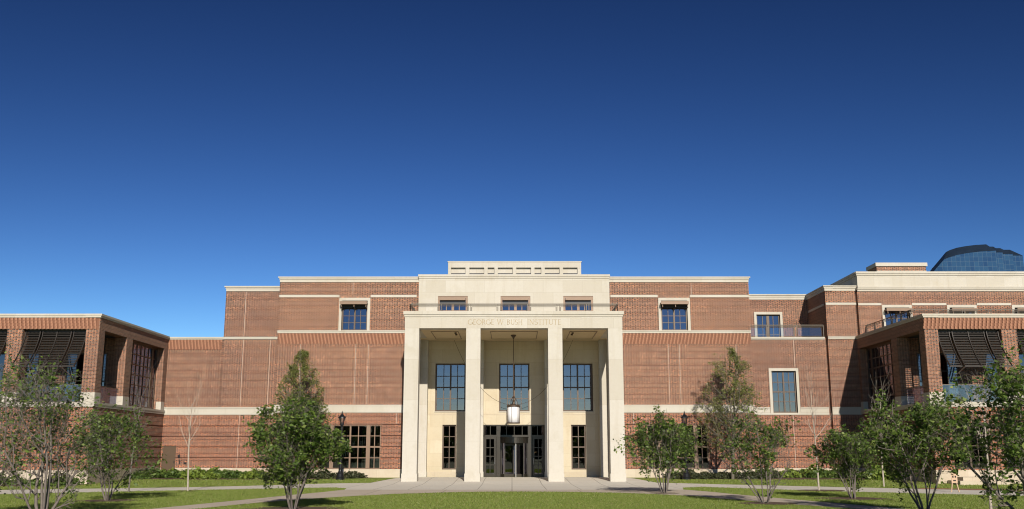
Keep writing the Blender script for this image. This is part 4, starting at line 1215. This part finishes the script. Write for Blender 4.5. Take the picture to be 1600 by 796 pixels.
make_tree('redbud_tree', (11.75, 22.6, 0), 3.8, 3.4, 19, 'multi', 'largest leafy tree, cut by the right edge of the picture', dens=1.0, leaf=.076, stems=7, zc=.60, lean=(-.15, 0), group=GRP)
G2 = 'tall olive trees beside the portico'
make_tree('oak_tree', (-12.55, 58.9, gz(58.9)), 7.6, 5.0, 21, 'cone', 'tall olive-brown tree rising left of the portico behind the dense green one', leaf_mat_='leaf_olive', bark='bark_dark', leaf=.064, dens=1.5, group=G2)
make_tree('oak_tree', (12.95, 58.9, gz(58.9)), 7.9, 5.6, 22, 'cone', 'tall olive-brown tree right of the portico beside the shaded ground-floor window', leaf_mat_='leaf_olive', bark='bark_dark', leaf=.066, dens=1.15, group=G2)
G3 = 'bare young saplings'
for (x, y, h, s, lb, nm) in [(-14.36, 44.6, 3.9, 31, 'bare pale sapling on the lawn in front of the left brick link wall', 'bark_pale'),
                         (13.82, 45.3, 4.3, 32, 'bare grey sapling on the lawn in front of the tall framed window side', 'bark_pale'),
                         (18.6, 50.3, 4.4, 33, 'bare sapling standing in front of the shaded corner of the right wing', 'bark_pale'),
                         (13.99, 29.5, 3.4, 34, 'pale straight sapling trunk under the big right-hand tree', 'bark_pale'),
                         (-16.6, 43.6, 4.2, 35, 'bare twiggy sapling behind the wide low tree at the left wing', 'bark')]:
    make_tree('bare_sapling', (x, y, 0), h, 1, s, 'sapling', lb, bark=nm, group=G3)

# ------------------------------------------------------------------ shrubs
def shrub_mesh(seed, mat, n=620):
    rn = np.random.default_rng(seed)
    p = rn.normal(0, 1, (n, 3)); p /= np.linalg.norm(p, axis=1)[:, None]; p *= rn.uniform(.55, 1.0, n)[:, None]**.6
    lump = 1+.22*np.sin(p[:, 0]*5+seed)*np.cos(p[:, 1]*4+seed*2)
    p *= lump[:, None]; p[:, 2] = np.abs(p[:, 2])*.75
    p *= .5
    return tri_mesh('shrub', leaf_quads(p, .085, rn, .02), 4, M[mat])
SM = [shrub_mesh(1, 'shrub_a'), shrub_mesh(2, 'shrub_a'), shrub_mesh(3, 'shrub_b'), shrub_mesh(4, 'shrub_b'), shrub_mesh(5, 'shrub_c')]
rd = random.Random(77)
def shrubs(area, n, kinds, size, label, group):
    x0, x1, y0, y1 = area; placed = []
    tries = 0
    while len(placed) < n and tries < 4000:
        tries += 1
        x, y, s = rd.uniform(x0, x1), rd.uniform(y0, y1), rd.uniform(*size)
        if any(math.hypot(x-a, y-b) < (s+c)*.42 for a, b, c in placed): continue
        placed.append((x, y, s))
        o = bpy.data.objects.new('shrub', SM[rd.choice(kinds)]); scene.collection.objects.link(o)
        o.location = (x, y, gz(y)); o.scale = (s, s, s*rd.uniform(.75, 1.05)); o.rotation_euler.z = rd.uniform(0, 6.28)
        tag(o, label, 'shrub', group)
shrubs((-22.6, -13.6, 59.6, 64.6), 40, (0, 1, 4, 2, 4), (1.0, 1.75), 'low rounded shrub in the planting bed along the left brick wall', 'shrubs in the left bed')
shrubs((-13.2, -9.0, 60.0, 61.4), 8, (2, 3, 2), (.8, 1.3), 'dull dark shrub under the left ground-floor window', 'shrubs under the left window')
shrubs((-31, -22.6, 51.2, 54.0), 14, (0, 1, 2), (.9, 1.5), 'leafy shrub at the foot of the left wing', 'shrubs at the left wing')
shrubs((9.6, 15.0, 59.4, 61.4), 14, (2, 3, 3), (.8, 1.3), 'dull dark shrub in the bed around the tall right-hand olive tree', 'shrubs around the right olive tree')
shrubs((15.5, 20.9, 60.4, 64.9), 26, (0, 1, 2, 4, 4), (1.1, 1.8), 'green rounded shrub along the sunlit right brick wall', 'shrubs along the right wall')
shrubs((21.0, 22.7, 58.6, 64.6), 9, (0, 1, 4), (1.1, 1.8), 'bright green shrub in the shaded corner beside the right wing', 'shrubs beside the right wing')
for i in range(11):
    x = -5.1+i*1.02+rd.uniform(-.25, .25)
    o = bpy.data.objects.new('rooftop_plant', SM[rd.choice((0, 3, 2))]); scene.collection.objects.link(o)
    s = rd.uniform(.4, .65); o.location = (x, 57.6, 9.74); o.scale = (s, s, s*.55); tag(o, 'low plant peeping over the portico parapet behind the railing', 'plant', 'plants on the portico roof')

# ------------------------------------------------------------------ trees across the lawn, behind the camera (seen only in the glass)
rn = np.random.default_rng(9)
pts = []
for i in range(46):
    cx_, h = -115+i*5.1+rn.uniform(-1.5, 1.5), rn.uniform(7.2, 9.0)
    if 24 < cx_ < 52: h += 3
    q = rn.normal(0, 1, (900, 3)); q /= np.linalg.norm(q, axis=1)[:, None]; q *= rn.uniform(.3, 1, 900)[:, None]
    pts.append(q*np.array([4.2, 3.2, h*.52])+np.array([cx_, -62+rn.uniform(-4, 4), h*.47]))
pts = np.concatenate(pts)
o = bpy.data.objects.new('far_trees', tri_mesh('far_trees', leaf_quads(pts, 1.1, rn, .2), 4, M['leaf_far'])); scene.collection.objects.link(o)
o['kind'] = 'stuff'; o['label'] = 'line of trees across the lawn mirrored in the windows'; o['category'] = 'trees'
